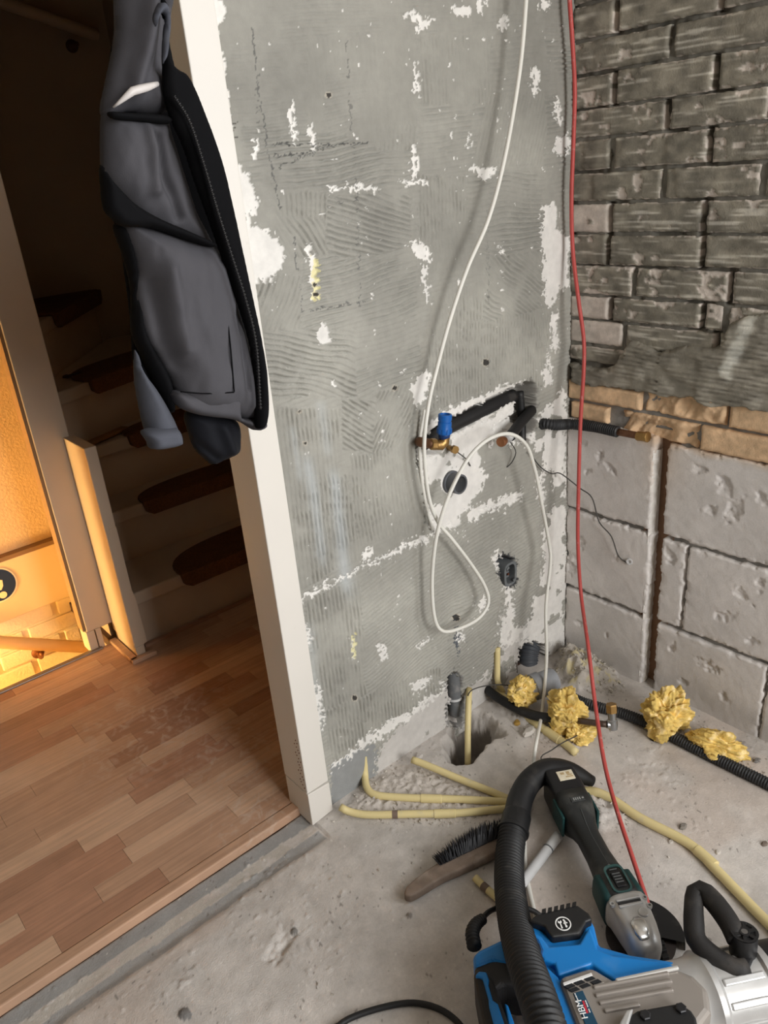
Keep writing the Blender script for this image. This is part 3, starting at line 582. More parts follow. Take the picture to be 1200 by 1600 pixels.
# door jamb beside the tiled wall (its foot is a separate piece)
M_jamb = mat('jamb_paint', (222, 217, 209), .4, var=(6, .02), bump=(50, .05), dust=((190, 182, 172), 60, .68, .5))
jamb = struct(VF().box((-.909, -.016, .088), (-.853, .072, 2.10)).box((-.906, -.004, .088), (-.852, .072, 2.10)).build('trim_3', M_jamb, bev=.002))
VF().prism([(-.909, -.0165, .086), (-.852, -.0165, .082), (-.852, -.0165, .004), (-.909, -.0165, -.002)], (0, .086, 0)).build('jamb_foot', M_jamb, jamb, bev=.0015)
v = VF()
for i in range(22):
    z = .10 + i * .006; yq = -.008 + .016 * (i % 4) / 4 + .002 * math.sin(i); v.lathe((-.9093, yq, z), (-1, 0, 0), [(-.0003, .0016), (.0006, .0013)], 6)
v.build('nail_hole', mat('rust_spot', (110, 60, 44), .9), jamb)['kind'] = 'stuff'
struct(VF().box((-1.86, -.016, 0), (-1.80, .072, 2.10)).box((-1.86, -.016, 2.04), (-.853, .072, 2.10)).build('trim_4', M_jamb, bev=.002))
# hall walls
struct(VF().box((-.10, .11, -.1), (-.06, 2.1, 2.6)).build('wall_hall_right', M_wall)); struct(VF().box((-.92, 2.0, -.1), (-.06, 2.06, 2.6)).build('wall_hall_back', M_wall))
struct(VF().box((-2.40, .07, -1.6), (-2.30, 2.0, 2.6)).build('wall_hall_left', M_wall))
# wall between the stairs up and the stairwell, ending in a boxed post
post = struct(VF().box((-.985, 1.036, .075), (-.888, 1.085, 2.6)).build('wall_hall_post', M_stair, bev=.003))
VF().box((-.990, 1.030, .004), (-.965, 1.09, .078)).box((-.962, 1.03, .004), (-.945, 1.075, .078)).build('post_foot', M_stair, post, bev=.002)
o = VF().box((-.994, 1.041, .08), (-.986, 1.085, 2.6)).build('edge_strip', mat('raw_timber_edge', (150, 118, 84), .7), post)
struct(VF().box((-.905, 1.085, -1.6), (-.890, 2.0, 2.6)).build('wall_hall_partition', M_wall))
# ================================================================== yellow stairwell going down
WY = 1.42; M_ochre = mat('textured_wallpaper', (206, 180, 140), .85, var=(5, .06), bump=(130, .9)); M_panel = mat('stairwell_panel', (214, 190, 146), .5, var=(4, .04))
sw = struct(VF().box((-2.30, WY, .085 - .02), (-.900, WY + .08, 2.6)).build('wall_stairwell', M_ochre))
zq = lambda px, py: float(PA(px, py, WY)[2])
z1 = zq(0, 873); z2 = (zq(0, 965) + zq(120, 925)) / 2
VF().box((-2.30, WY - .028, z2), (-.900, WY + .05, z1)).build('boxed_panel', M_panel, sw, bev=.004)
VF().box((-2.30, WY - .032, z1), (-.900, WY + .05, z1 + .014)).build('panel_ledge', mat('dark_ledge', (128, 98, 66), .6), sw)
# painted brickwork under the panel, brick by brick
M_pbrick = mat('painted_brick', (226, 208, 170), .7, var=(30, .05), bump=(120, .8))
base = VF().box((-2.30, WY + .006, -1.6), (-.900, WY + .06, z2 + .01)).build('painted_mortar', M_pbrick, sw); pm = None; rb = random.Random(3)
for r in range(9):
    zb = z2 - .062 * (r + 1); x = -1.62 + (.11 if r % 2 else 0)
    while x < -.91:
        xe = min(x + .21, -.902)
        if xe - x > .025:
            o = VF().box((0, 0, 0), (xe - x - .008, .02, .053)).build('brick', M_pbrick, sw, bev=.004); o.location = (x, WY - .004 + rb.uniform(-.003, .003), zb); o.rotation_euler = (0, rb.uniform(-.012, .012), 0)
        x += .22
struct(VF().box((-2.3, 1.03, -1.6), (-.90, WY, -1.5)).build('floor', M_panel)); struct(VF().box((-2.30, 1.0, -1.5), (-.90, 1.03, -.03)).box((-2.30, 1.0, -.03), (-1.30, 1.03, 2.6)).build('wall_stairwell_front_and_screen', M_panel))  # upper box: unseen screen added to limit the bulb's spill into the hall
# handrail on the stairwell wall
a = PA(-60, 1000, WY - .06); b_ = PA(150, 1012, WY - .06); e = a + (a - b_) * 1.5
hr = thing('handrail', 'round wooden handrail on the yellow lit stairwell wall', 'handrail', b_)
VF().tube([e, a, b_ + (b_ - a) * .15], .021, 14, curve=False).build('rail', mat('pale_wood', (214, 176, 120), .45, var=(12, .06)), hr, True)
q = PA(62, 1020, WY - .03); VF().tube([q + np.array([0, .03, -.01]), q + np.array([0, 0, -.018]), q + np.array([0, -.03, .012])], .008, 8).lathe(q + np.array([0, .026, -.01]), (0, -1, 0), [(0, .022), (.006, .02)], 16).build('bracket', mat('brown_metal', (120, 74, 40), .5, .5), hr, True)
# round sticker on the panel
c = PA(-4, 915, WY - .0295); rr = .036 * 1.0
rr = abs(float(PA(26, 915, WY)[0] - c[0]))
st = thing('round_sticker', 'round navy sticker with cream rim on the yellow stairwell panel', 'sticker', c)
VF().lathe(c, (0, -1, 0), [(0, rr), (.0012, rr)], 40).build('rim', mat('cream_print', (236, 220, 186), .5), st); VF().lathe(c + np.array([0, -.0012, 0]), (0, -1, 0), [(0, rr * .93), (.0008, rr * .93)], 40).build('disc', mat('navy_print', (26, 44, 72), .5), st)
v = VF(); q = c + np.array([0, -.0021, 0])
v.lathe(q + np.array([rr * .12, 0, -rr * .62]), (0, -1, 0), [(0, rr * .20), (.0007, rr * .20)], 20).prism([q + np.array([a * rr, 0, b * rr]) for a, b in ((-.3, .35), (.05, .62), (.16, .30), (.30, .22), (.26, -.10), (.12, -.30), (-.2, -.3))], (0, -.0007, 0)); v.build('print', mat('cream_print_2', (232, 206, 160), .5), st)
# ================================================================== stairs up
TZ = [.20 + .185 * i for i in range(8)]
NS = [((-.872, .920), (-.108, .920)), ((-.888, 1.120), (-.108, 1.130)), ((-.888, 1.222), (-.108, 1.30)), ((-.888, 1.236), (-.108, 1.56)), ((-.888, 1.290), (-.36, 1.994)), ((-.888, 1.32), (-.79, 1.994)), ((-.888, 1.9), (-.86, 1.994))]
stairs = thing('staircase', 'cream painted winding staircase rising at the back of the hall', 'staircase', (-.5, .95, 0.0))
for i in range(6):
    (x0, y0), (x1, y1) = NS[i]; (u0, v0), (u1, v1) = NS[i + 1]; z = TZ[i]; d = np.array([x1 - x0, y1 - y0]); d /= np.linalg.norm(d); nn = np.array([-d[1], d[0]])
    poly = [(x0, y0, z), (x1, y1, z)]
    if i >= 4: poly = [(x0, y0, z), (x1, y1, z)] + ([(-.888, 1.994, z)] if True else [])
    elif i == 3: poly += [(-.108, 1.994, z), (u1, v1, z), (-.888, v0 + .05, z)]
    else: poly += [(u1, v1 + .06, z), (max(u0, x0), v0 + .06, z)]
    VF().prism(poly, (0, 0, -.042)).build('tread', M_stair, stairs, bev=.006, seg=3)
    p0 = np.array([x0, y0]) + nn * .026; p1 = np.array([x1, y1]) + nn * .026; zb = (TZ[i - 1] - .01) if i else .004
    VF().prism([(p0[0], p0[1], z - .03), (p1[0], p1[1], z - .03), (p1[0], p1[1], zb), (p0[0], p0[1], zb)], (nn[0] * .014, nn[1] * .014, 0)).build('riser', M_stair, stairs)
VF().prism([(-.105, .93, .0), (-.105, 2.0, .0), (-.105, 2.0, 1.35), (-.105, 1.3, .75), (-.105, .93, .28)], (.004, 0, 0)).build('stringer', M_stair, stairs)
for ch in stairs.children:                               # keep every tread and riser inside the stair's walls
    for q in ch.data.vertices: q.co.x = min(max(q.co.x, -.887), -.102); q.co.y = min(q.co.y, 1.996)
struct(VF().box((-.86, .918, .004), (-.105, .934, .020)).build('baseboard_1', M_lam[2], bev=.003))
# low closing board at the foot of the stairs
nw = thing('newel_board', 'low pale painted end board standing at the foot of the stairs', 'board', (-.89, .95, LZ))
v = VF().prism([(-.907, .879, .05), (-.907, 1.036, .05), (-.907, 1.036, .681), (-.907, .879, .681)], (.033, 0, 0)); v.build('panel', M_stair, nw, bev=.0025)
VF().prism([(-.9062, .8782, .054), (-.866, .8782, .054), (-.868, .8782, .20), (-.8735, .8782, .235), (-.8735, .8782, .44), (-.9062, .8782, .44)], (0, .03, 0)).prism([(-.905, .8775, LZ), (-.878, .8775, LZ), (-.878, .8775, .052), (-.905, .8775, .052)], (0, .15, 0)).build('front_edge', M_stair, nw, bev=.001)
v = VF().box((-.930, .862, LZ), (-.908, 1.03, LZ + .014)).box((-.930, .856, LZ), (-.852, .877, LZ + .014)); v.build('floor_bead', M_lam[0], nw, bev=.003)
# half-round carpet mats on the treads
M_mat = mat('brown_carpet', (108, 70, 42), 1.0, var=(160, .3), var2=(30, .15), bump=(600, 1.0))
MATS = [(-.71, .60, 'brown half-round mat on the lowest stair tread'), (-.70, .58, 'brown half-round mat on the second stair tread'), (-.655, .5, 'brown half-round mat on the third stair tread, half behind the jacket'),
        (-.715, .5, 'brown half-round mat on the fourth stair tread, left of the jacket'), (-.70, .55, 'brown half-round mat on the fifth stair tread, left of the jacket'), (-.80, .4, 'brown half-round mat on the topmost stair tread in view')]
for i, (xa, L, lab) in enumerate(MATS):
    (x0, y0), (x1, y1) = NS[i]; d = np.array([x1 - x0, y1 - y0]); d /= np.linalg.norm(d); nn = np.array([-d[1], d[0]]); t = (xa - x0) / d[0]; o0 = np.array([x0, y0]) + d * t; z = TZ[i]
    if i == 5: L = .36
    dep = [.15, .10, .085, .16, .24, .18][i]
    pl = [(u, w) for u, w in [(0, -.012), (L, -.012)] + [(L / 2 + L / 2 * math.copysign(abs(math.cos(a)) ** .7, math.cos(a)), dep * abs(math.sin(a)) ** .8) for a in np.linspace(.05, math.pi - .05, 22)]]
    mt = thing('stair_mat', lab, 'mat', (*o0, z), 'carpet mats on the stairs'); W3 = lambda u, w, zz: (o0[0] + d[0] * u + nn[0] * w, o0[1] + d[1] * u + nn[1] * w, zz)
    VF().prism([W3(u, w, z + .012) for u, w in pl], (0, 0, -.011)).build('pile', M_mat, mt, bev=.004)
    fr = [(0.0, 0), (L * .012, -.040), (L * .05, -.054), (L * .95, -.054), (L * .988, -.040), (L, 0)]
    VF().prism([W3(u, -.024, z + .012 + h) for u, h in [(0, -.002)] + fr[1:-1] + [(L, -.002)]], (nn[0] * .02, nn[1] * .02, 0)).build('front_lip', M_mat, mt, bev=.004)
q = PZ(118, 588, TZ[3] + .004); v = VF(); rb = random.Random(9)
for i in range(9): v.obox(q + np.array([rb.uniform(-.03, .03), rb.uniform(-.012, .012), .004 + .004 * rb.random()]), (.014 * rb.random() + .006, .004, 0), (-.002, .006, 0), (0, 0, .003))
tag(v.build('leather_scrap', mat('scrap', (66, 40, 26), .8)), 'small crumpled brown scrap lying on the fourth stair tread', 'scrap')
w0 = PZ(134, 695, TZ[2] + .01); w1 = PZ(196, 668, TZ[2] + .01); dr = (w1 - w0); sd = np.array([-dr[1], dr[0], 0]); sd /= np.linalg.norm(sd)
tag(VF().obox((w0 + w1) / 2, dr / 2, sd * .016, (0, 0, .005)).build('wood_offcut', mat('wood_offcut', (150, 108, 66), .6, var=(20, .1)), bev=.002), 'thin wooden offcut lying on the third stair tread', 'wood')
# handrail and its corner strip high on the back wall
h0 = PA(-30, -8, 1.93); h1 = PA(152, 56, 1.93); hr = thing('handrail', 'dark round handrail high on the hall back wall', 'handrail', h1)
VF().tube([h0 + (h0 - h1) * .6, h1], .02, 12, curve=False).build('rail', M_stair, hr, True); q = PA(117, 70, 1.97); VF().lathe(q + np.array([0, .03, 0]), (0, -1, 0), [(0, .022), (.01, .02), (.012, .008), (.05, .008)], 14).build('bracket', mat('brown_metal_2', (96, 66, 44), .5), hr, True)
# ================================================================== pipes, cables and fittings in and on the left wall
def tubething(name, label, cat, pts, r, m, n=12, corr=None, group=None, step=.008):
    o = VF().tube(pts, r, n, step, corr).build(name, m, smooth=True); return tag(o, label, cat, group)
# insulated pipes in the chased niche
t = thing('insulated_pipe', 'black insulated pipe lying in the slanting channel of the grey wall', 'pipe', PA(740, 655, .012))
VF().tube([PA(660, 694, .004), PA(700, 668, .008), PA(750, 643, .012), PA(802, 618, .020)], .0155, 14).build('insulation', M_rubber, t, True)
a = PA(655, 690, -.016); b = PA(679, 694, -.052)
t = thing('pipe_fitting', 'bent copper stub with brass elbow and blue threaded cap', 'fitting', b)
VF().tube([PA(663, 693, .0), a, PA(664, 692, -.03), b], .0105, 12).build('copper_stub', M_copper, t, True)
e0 = PA(676, 694, -.05); e1 = PA(692, 694, -.056); e2 = PA(694, 676, -.056)
VF().tube([e0, PA(686, 696, -.054), e1, PA(694, 688, -.056), e2], [.0105, .0105, .012, .0115, .012], 14).lathe(e0, e1 - e0, [(-.004, .012), (.004, .012), (.006, .0125), (.008, .011)], 8).build('brass_elbow', M_brass, t, True, auto=40)
up = (PA(695.5, 648, -.058) - PA(693.5, 690, -.056)); L = float(np.linalg.norm(up)); c0 = PA(693.7, 686, -.056)
M_bcap = mat('blue_cap', (22, 92, 168), .4)
VF().lathe(c0, up, [(0, .0105), (.008, .0125), (.009, .0125), (.012, .0125)], 20).build('cap_collar', mat('dark_blue_cap', (16, 52, 104), .45), t, True)
v = VF().lathe(c0, up, [(.011, .0135), (.013, .0148), (.022, .0148), (.024, .0142), (.036, .0142), (.0365, .0128), (.040, .0128), (.0405, .0142), (.051, .0142), (.0525, .0130), (.0525, .010), (.049, .0095)], 20)
for i in range(10):
    an = i * math.pi / 5; u = up / L; w = np.cross(u, (0, 1, 0)); w /= np.linalg.norm(w); s = np.cross(u, w); dr = math.cos(an) * w + math.sin(an) * s
    v.obox(c0 + u * .018 + dr * .0148, dr * .0008, np.cross(u, dr) * .0018, u * .005)
v.build('blue_cap', M_bcap, t, True, auto=35)
t = thing('insulated_pipe', 'short black insulated pipe bending out of the wall slot, copper capped end', 'pipe', PA(800, 670, .0))
p0 = PA(838, 634, .02); p1 = PA(818, 655, -.005); p2 = PA(797, 682, -.03)
VF().tube([p0, p1, p2], .0125, 14).build('insulation', M_rubber, t, True)
VF().tube([p2, PA(793, 686, -.035)], .0095, 12).build('white_sleeve', M_whitepvc, t, True); q = PA(782, 691, -.045)
VF().lathe(q, PA(793, 686, -.035) - q, [(-.002, .004), (-.001, .0098), (.002, .0115), (.011, .0115), (.012, .0098), (.018, .0098)], 18).build('copper_cap', mat('copper_cap', (156, 106, 74), .42, .7, var=(60, .15)), t, True, auto=35)
tubething('slot_pipe', 'dark vertical pipe at the back of the wall slot', 'pipe', [PA(812, 612, .03), PA(815, 650, .026), PA(816, 688, .012), PA(816, 700, .014)], .0095, M_rubber)
t = thing('corrugated_conduit', 'black corrugated conduit rounding the corner onto the blocks with copper end', 'conduit', PB(960, 668, -.02))
pe = PB(966, 675, -.030)
VF().tube([PA(842, 664, .012), PA(852, 662, -.012), PA(868, 664, -.030), PB(893, 663, -.034), PB(930, 667, -.030), pe], .0125, 14, corr=(.0055, .0012)).build('corrugation', M_conduit, t, True)
pc = PB(1003, 682, -.034); VF().tube([pe, pc], .0085, 12).build('copper_tube', M_copper, t, True); pd = PB(1019, 683.5, -.035)
VF().lathe(pc, pd - pc, [(-.012, .0085), (-.011, .0112), (.008, .0112), (.009, .0125), (.016, .0125), (.017, .0105)], 8).build('brass_cap', M_brass, t, True, auto=30)
q = PA(712, 703, -.03); v = VF().lathe(q, PA(700, 699, .0) - q, [(0, .006), (0, .009), (.009, .009), (.010, .0065), (.03, .0062)], 8); tag(v.build('brass_nipple', M_brass, smooth=True, auto=30), 'small open brass nipple poking out of the white plaster', 'fitting')
t = thing('drain_stub', 'dark grey round drain stub sticking out of the white plaster', 'pipe', PA(704, 755, 0))
ax = np.array([.02, -1, .02]); VF().lathe(PA(702, 752, .004), ax, [(0, .026), (.010, .026), (.011, .0225), (.034, .0225), (.034, .0185), (.012, .0180), (-.02, .0175)], 28, cap=False).build('socket', mat('dark_grey_pvc', (86, 88, 92), .5, dust=((150, 146, 140), 40, .6, .4)), t, True, auto=40)
VF().lathe(PA(702, 752, .004), ax, [(-.012, .018), (-.008, .0178)], 24).build('bore', mat('bore_dark', (22, 22, 23), .8), t)
# flush socket box
c = PA(796, 896, -.002); t = thing('socket_box', 'grey oval flush socket box in the grey adhesive', 'socket box', c)
def oval(cx, cz, hw, hh, y, n=28, ex=3.2):
    return [(cx + hw * math.copysign(abs(math.cos(a)) ** (2 / ex), math.cos(a)), y, cz + hh * math.copysign(abs(math.sin(a)) ** (2 / ex), math.sin(a))) for a in [2 * math.pi * i / n for i in range(n)]]
M_box = mat('socket_grey', (104, 108, 110), .5, dust=((168, 164, 158), 60, .6, .4))
def ringprism(o1, o2, dy):
    v = VF(); n = len(o1); A1 = np.array(o1); A2 = np.array(o2); O = np.array([0, dy, 0]); vs = list(A1) + list(A2) + list(A1 + O) + list(A2 + O)
    f = []
    for i in range(n):
        j = (i + 1) % n; f += [(i, j, n + j, n + i), (2 * n + i, 3 * n + i, 3 * n + j, 2 * n + j), (i, 2 * n + i, 2 * n + j, j), (n + i, n + j, 3 * n + j, 3 * n + i)]
    return v.add(vs, f)
ringprism(oval(c[0], c[2], .0235, .033, -.006), oval(c[0], c[2], .0165, .026, -.006), .032).build('rim', M_box, t, auto=40)
VF().prism(oval(c[0], c[2], .0165, .026, .022), (0, .004, 0)).build('back_plate', mat('socket_dark', (44, 46, 48), .6), t)
v = VF()
for dz in (-.012, .0, .013): v.box((c[0] - .009, .006, c[2] + dz - .0025), (c[0] + .007, .022, c[2] + dz + .0025))
v.build('terminal', M_box, t); v = VF()
for dx, dz in ((-.006, .008), (.004, -.006)): v.lathe((c[0] + dx, .004, c[2] + dz), (0, 1, 0), [(0, .003), (.012, .003)], 10)
v.build('screw', mat('rust_screw', (112, 66, 50), .6, .4), t)
for sx in (-1, 1): VF().obox((c[0] + sx * .012, -.007, c[2] - sx * .021), (.0045, 0, .002), (0, .002, 0), (-.001, 0, .003)).build('lug', M_box, t, bev=.0006)
q = PA(711, 966, -.003); tag(VF().lathe(q, (0, 1, 0), [(0, .004), (.001, .0075), (.006, .0075)], 14).build('wall_plug', mat('plug_grey', (74, 80, 88), .6), smooth=True), 'small blue-grey wall plug below the white cable loop', 'wall plug')
# thin wires
tubething('thin_wire', 'thin dark wire curling from the copper cap down to the block wall', 'wire', [PA(797, 690, -.02), PA(806, 706, -.018), PA(800, 722, -.012), PA(792, 730, -.004)], .0013, M_wire, 6)
tubething('thin_wire', 'long thin dark wire crossing the corner to a hole in the blocks', 'wire', [PA(826, 706, -.01), PA(845, 730, -.012), PA(862, 740, -.016), PA(876, 740, -.02), PB(905, 762, -.022), PB(925, 778, -.02), PB(936, 815, -.018), PB(955, 838, -.016), PB(966, 868, -.012), PB(980, 880, -.004)], .0016, M_wire, 6)
tubething('thin_wire', 'short thin wire from the brass nipple towards the white cable', 'wire', [PA(714, 706, -.028), PA(722, 712, -.02), PA(730, 719, -.01), PA(735, 728, -.002)], .0013, M_wire, 6)
q = PB(984, 877, -.004); tag(VF().lathe(q, (-1, -.3, .1), [(-.004, .009), (.004, .008), (.004, .0045), (-.002, .004)], 12).build('cable_gland', M_whitepvc, smooth=True, auto=40), 'small whitish gland where the thin wire enters the blocks', 'gland')
# pipes at the foot of the wall
t = thing('drain_pipe', 'short dark grey upright drain pipe in a recess at the wall foot', 'pipe', PA(711, 1120, .02))
p0 = PA(708, 1046, .022); p1 = PA(710, 1090, .016); p2 = PA(712, 1116, .010); VF().tube([p0, p1], .0175, 18).tube([p1, p2], .0155, 18).build('pipe', M_greypvc, t, True, auto=40)
VF().lathe(p1, p2 - p1, [(-.003, .019), (.003, .019)], 20).build('seal_ring', M_whitepvc, t, True, auto=40)
tag(VF().tube([PA(733, 1076, -.006), PA(732, 1100, -.030), PA(731, 1150, -.060), PZ(731, 1196, -.055)], .0078, 14).build('conduit_riser', M_yellow, smooth=True), 'upright cream-yellow conduit standing in the floor hole', 'conduit')
tag(VF().tube([PA(777, 1012, -.002), PA(777, 1045, -.010), PA(778, 1066, -.018), PA(786, 1082, -.03)], .0078, 14).build('conduit_riser', M_yellow, smooth=True), 'cream-yellow conduit running up the wall beside the corrugated pipe hole', 'conduit')
t = thing('corrugated_pipe', 'grey corrugated pipe curving inside the dark hole at the wall foot', 'pipe', PA(830, 1035, .05))
VF().tube([PA(833, 992, .062), PA(826, 1018, .040), PA(826, 1040, .028), PA(838, 1064, .012)], .028, 18, corr=(.0075, .0018)).build('corrugation', mat('grey_corrugated', (72, 75, 80), .5), t, True)
# floor conduits
GY = 'cream conduits fanning out over the floor'
def conduit(label, pts, r=.0082, bands=(), joints=()):
    t = thing('floor_conduit', label, 'conduit', pts[len(pts) // 2]); P = ctr(pts, per=16); VF().tube(pts, r, 14).build('tube', M_yellow, t, True)
    for a, w, m_ in bands: i = int(a * (len(P) - 1)); VF().lathe(P[i], P[i + 1] - P[i], [(-w, r + .0005), (w, r + .0005)], 16).build('band', m_, t, True, auto=40)
    for a in joints: i = int(a * (len(P) - 2)); VF().lathe(P[i], P[i + 1] - P[i], [(-.001, r), (0, r + .0013), (.045, r + .0013), (.046, r)], 16).build('sleeve', M_yellow, t, True, auto=40)
    return t
M_band = mat('brown_tape', (120, 102, 90), .7)
conduit('upper cream conduit slanting from the floor hole to the hose elbow', [PZ(644, 1187, .030), PZ(668, 1196, .026), PZ(720, 1218, .018), PZ(770, 1238, .014), PZ(806, 1254, .012)])
conduit('middle cream conduit bent down from the wall foot', [PA(568, 1172, .007), PA(570, 1208, .000), PZ(574, 1232, .016), PZ(592, 1243, .013), PZ(650, 1247, .012), PZ(720, 1249, .012), PZ(808, 1254, .010)], joints=(.70,))
conduit('lower cream conduit with a brown band starting at the door jamb', [PZ(532, 1261, .030), PZ(546, 1268, .018), PZ(575, 1273, .012), PZ(640, 1272, .011), PZ(720, 1270, .011), PZ(806, 1262, .010)], bands=((.54, .006, M_band),), joints=(.72,))
conduit('long cream conduit winding from behind the grinder battery to the right edge', [PZ(902, 1240, .012), PZ(925, 1236, .016), PZ(955, 1248, .014), PZ(1000, 1278, .011), PZ(1076, 1318, .010), PZ(1120, 1360, .010), PZ(1180, 1422, .010), PZ(1240, 1482, .010)], .0098, joints=(.62,))
conduit('short cream conduit stub with a brown band beside the black hose', [PZ(742, 1371, .014), PZ(756, 1385, .010), PZ(778, 1404, .010), PZ(808, 1434, .010)], .0075, bands=((.38, .007, M_band),))
conduit('cream conduit lying under the left yellow wool', [PZ(776, 1080, .018), PZ(806, 1106, .014), PZ(848, 1138, .012), PZ(880, 1160, .011), PZ(900, 1176, .008)], .0098, joints=(.55,))
tubething('thin_wire', 'thin grey wire arching over the upright yellow conduit', 'wire', [PA(730, 1092, -.02), PA(735, 1080, -.024), PA(752, 1073, -.03), PA(775, 1070, -.04), PA(800, 1072, -.06), PZ(845, 1084, .045), PZ(880, 1092, .03)], .0016, M_wire, 6)
tubething('thin_wire', 'loose thin wire lying on the floor below the left wool', 'wire', [PZ(905, 1148, .02), PZ(880, 1160, .03), PZ(862, 1172, .014), PZ(846, 1182, .008), PZ(848, 1196, .006)], .0014, M_wire, 6)
tubething('thin_wire', 'frayed dark wire at the end of the long cream conduit', 'wire', [PZ(915, 1240, .02), PZ(922, 1252, .018), PZ(932, 1258, .008), PZ(926, 1264, .008), PZ(914, 1262, .006)], .0012, M_wire, 6)
# grey sewer pipe lying in the corner
a = PZ(838, 1072, .055); b = PZ(882, 1054, .062); t = thing('sewer_pipe', 'dusty grey sewer pipe stub half buried in the corner rubble', 'pipe', a)
VF().lathe(a, b - a, [(-.03, .030), (-.012, .030), (-.010, .034), (.012, .034), (.014, .030), (.050, .030), (.056, .026), (.056, .020)], 26).build('pipe', mat('dusty_grey_pvc', (146, 149, 154), .7, var=(30, .12), dust=((176, 172, 166), 26, .5, .6)), t, True, auto=40)
# black pipes on the floor
t = thing('copper_pipe', 'black sleeved copper pipe with brass nut and angle valve', 'pipe', PZ(880, 1122, .05))
VF().tube([PA(758, 1074, .01), PZ(772, 1086, .03), PZ(800, 1103, .030), PZ(835, 1118, .034), PZ(880, 1124, .042)], .0118, 14).build('sleeve', M_rubber, t, True)
p = PZ(884, 1123, .045); q = PZ(903, 1126, .047); VF().lathe(p, q - p, [(-.004, .010), (-.002, .0118), (.006, .0118), (.008, .0098), (.012, .0118), (.018, .0118), (.020, .009)], 8).build('brass_nut', mat('old_brass', (126, 104, 76), .45, .7, dust=((160, 152, 140), 60, .6, .5)), t, True, auto=30)
e = PZ(948, 1132, .050); VF().tube([q, e], .0075, 12).build('copper_tube', mat('dark_copper', (84, 70, 60), .5, .5, var=(60, .2)), t, True)
v0 = PZ(958, 1140, .036); v1 = PZ(955, 1100, .098)
VF().lathe(v0, v1 - v0, [(0, .008), (.001, .0105), (.012, .012), (.024, .012), (.026, .0098), (.044, .0098), (.045, .0098)], 18).lathe(e - (q - e) * .0, v0 + (v1 - v0) * .2 - e, [(0, .0095), (.012, .0095)], 14).build('valve_body', mat('chromed', (168, 170, 172), .3, .8, dust=((150, 146, 140), 70, .58, .6)), t, True, auto=35)
ll = float(np.linalg.norm(v1 - v0)); VF().lathe(v0, v1 - v0, [(.043, .010), (.044, .0135), (ll - .002, .0135), (ll, .012), (ll, .008)], 6).build('valve_nut', M_brass, t, auto=30)
t = thing('floor_hose', 'long black corrugated hose lying along the block wall', 'hose', PZ(1030, 1140, .02))
VF().tube([PZ(886, 1084, .020), PZ(905, 1095, .018), PZ(940, 1106, .016), PZ(980, 1117, .016), PZ(1020, 1134, .015), PZ(1085, 1168, .014), PZ(1150, 1200, .014), PZ(1215, 1232, .014), PZ(1280, 1265, .014)], .0128, 14, corr=(.006, .0011)).build('corrugation', M_conduit, t, True)
# white pvc pipe under the tools
t = thing('white_pipe', 'whitish plastic pipe on the floor between hose and grinder', 'pipe', PZ(850, 1340, .011)); a = PZ(872, 1306, .011); b = PZ(800, 1400, .011)
VF().tube([a, b], .0105, 16).build('pipe', M_whitepvc, t, True); VF().lathe(a, b - a, [(.04, .0112), (.043, .0112)], 16).build('mark', M_greypvc, t, True)
# ------------------------------------------------------------------ hanging cables
pts = [PA(823, -40, -.06), PA(822, 0, -.06), PA(812, 110, -.06), PA(790, 240, -.06), PA(764, 340, -.058), PA(730, 420, -.055), PA(703, 500, -.05), PA(684, 570, -.045), PA(670, 630, -.045), PA(663, 690, -.048), PA(665, 740, -.045), PA(672, 785, -.042), PA(686, 818, -.042), PA(706, 842, -.045), PA(735, 880, -.045), PA(757, 915, -.05), PA(763, 942, -.055), PA(748, 966, -.055), PA(718, 982, -.052), PA(692, 986, -.05), PA(679, 965, -.045), PA(675, 910, -.042), PA(680, 850, -.052), PA(692, 800, -.06), PA(710, 755, -.066), PA(735, 712, -.074), PA(764, 686, -.08), PA(796, 678, -.085), PA(822, 695, -.085), PA(836, 735, -.08), PA(847, 790, -.075), PA(858, 850, -.07), PA(860, 880, -.075), PA(853, 950, -.09), PA(854, 1030, -.12), PA(847, 1110, -.16), PZ(838, 1160, .06), PZ(832, 1200, .02), PZ(826, 1250, .006), PZ(820, 1300, .005), PZ(822, 1360, .005), PZ(834, 1420, .005), PZ(842, 1450, .006)]
tag(VF().tube(pts, .0042, 10, .006).build('white_cable', M_wcable, smooth=True), 'long white cable hanging in loops on the grey wall', 'cable')
tag(VF().tube([PA(664, 640, -.02), PA(656, 690, -.012), PA(658, 740, -.004), PA(666, 790, .0), PA(676, 828, -.004)], .0036, 10).build('white_cable', M_wcable, smooth=True), 'short white cable running behind the long one into the plaster', 'cable')
pts = [PA(889, -40, -.03), PA(890, 0, -.03), PA(894, 60, -.03), PA(898, 140, -.03), PA(896, 220, -.03), PA(893, 310, -.03), PA(895, 390, -.032), PA(904, 470, -.060), PA(912, 530, -.075), PA(912, 580, -.085), PA(907, 660, -.09), PA(904, 760, -.10), PA(903, 850, -.11), PA(908, 930, -.13), PZ(919, 1010, .22), PZ(930, 1100, .13), PZ(944, 1190, .075), PZ(962, 1260, .055), PZ(985, 1330, .045), PZ(1005, 1390, .032), PZ(1016, 1425, .016), PZ(1022, 1450, .010)]
tag(VF().tube(pts, .0046, 10, .006).build('red_cable', M_rcable, smooth=True), 'dusty red cable hanging down the corner to the grinder', 'cable')
tag(VF().tube([PZ(520, 1610, .005), PZ(545, 1592, .005), PZ(590, 1576, .005), PZ(640, 1567, .005), PZ(680, 1574, .005), PZ(712, 1594, .005), PZ(740, 1630, .005)], .0052, 10).build('black_cable', M_rubber, smooth=True), 'black cable curving along the bottom edge of the floor', 'cable')
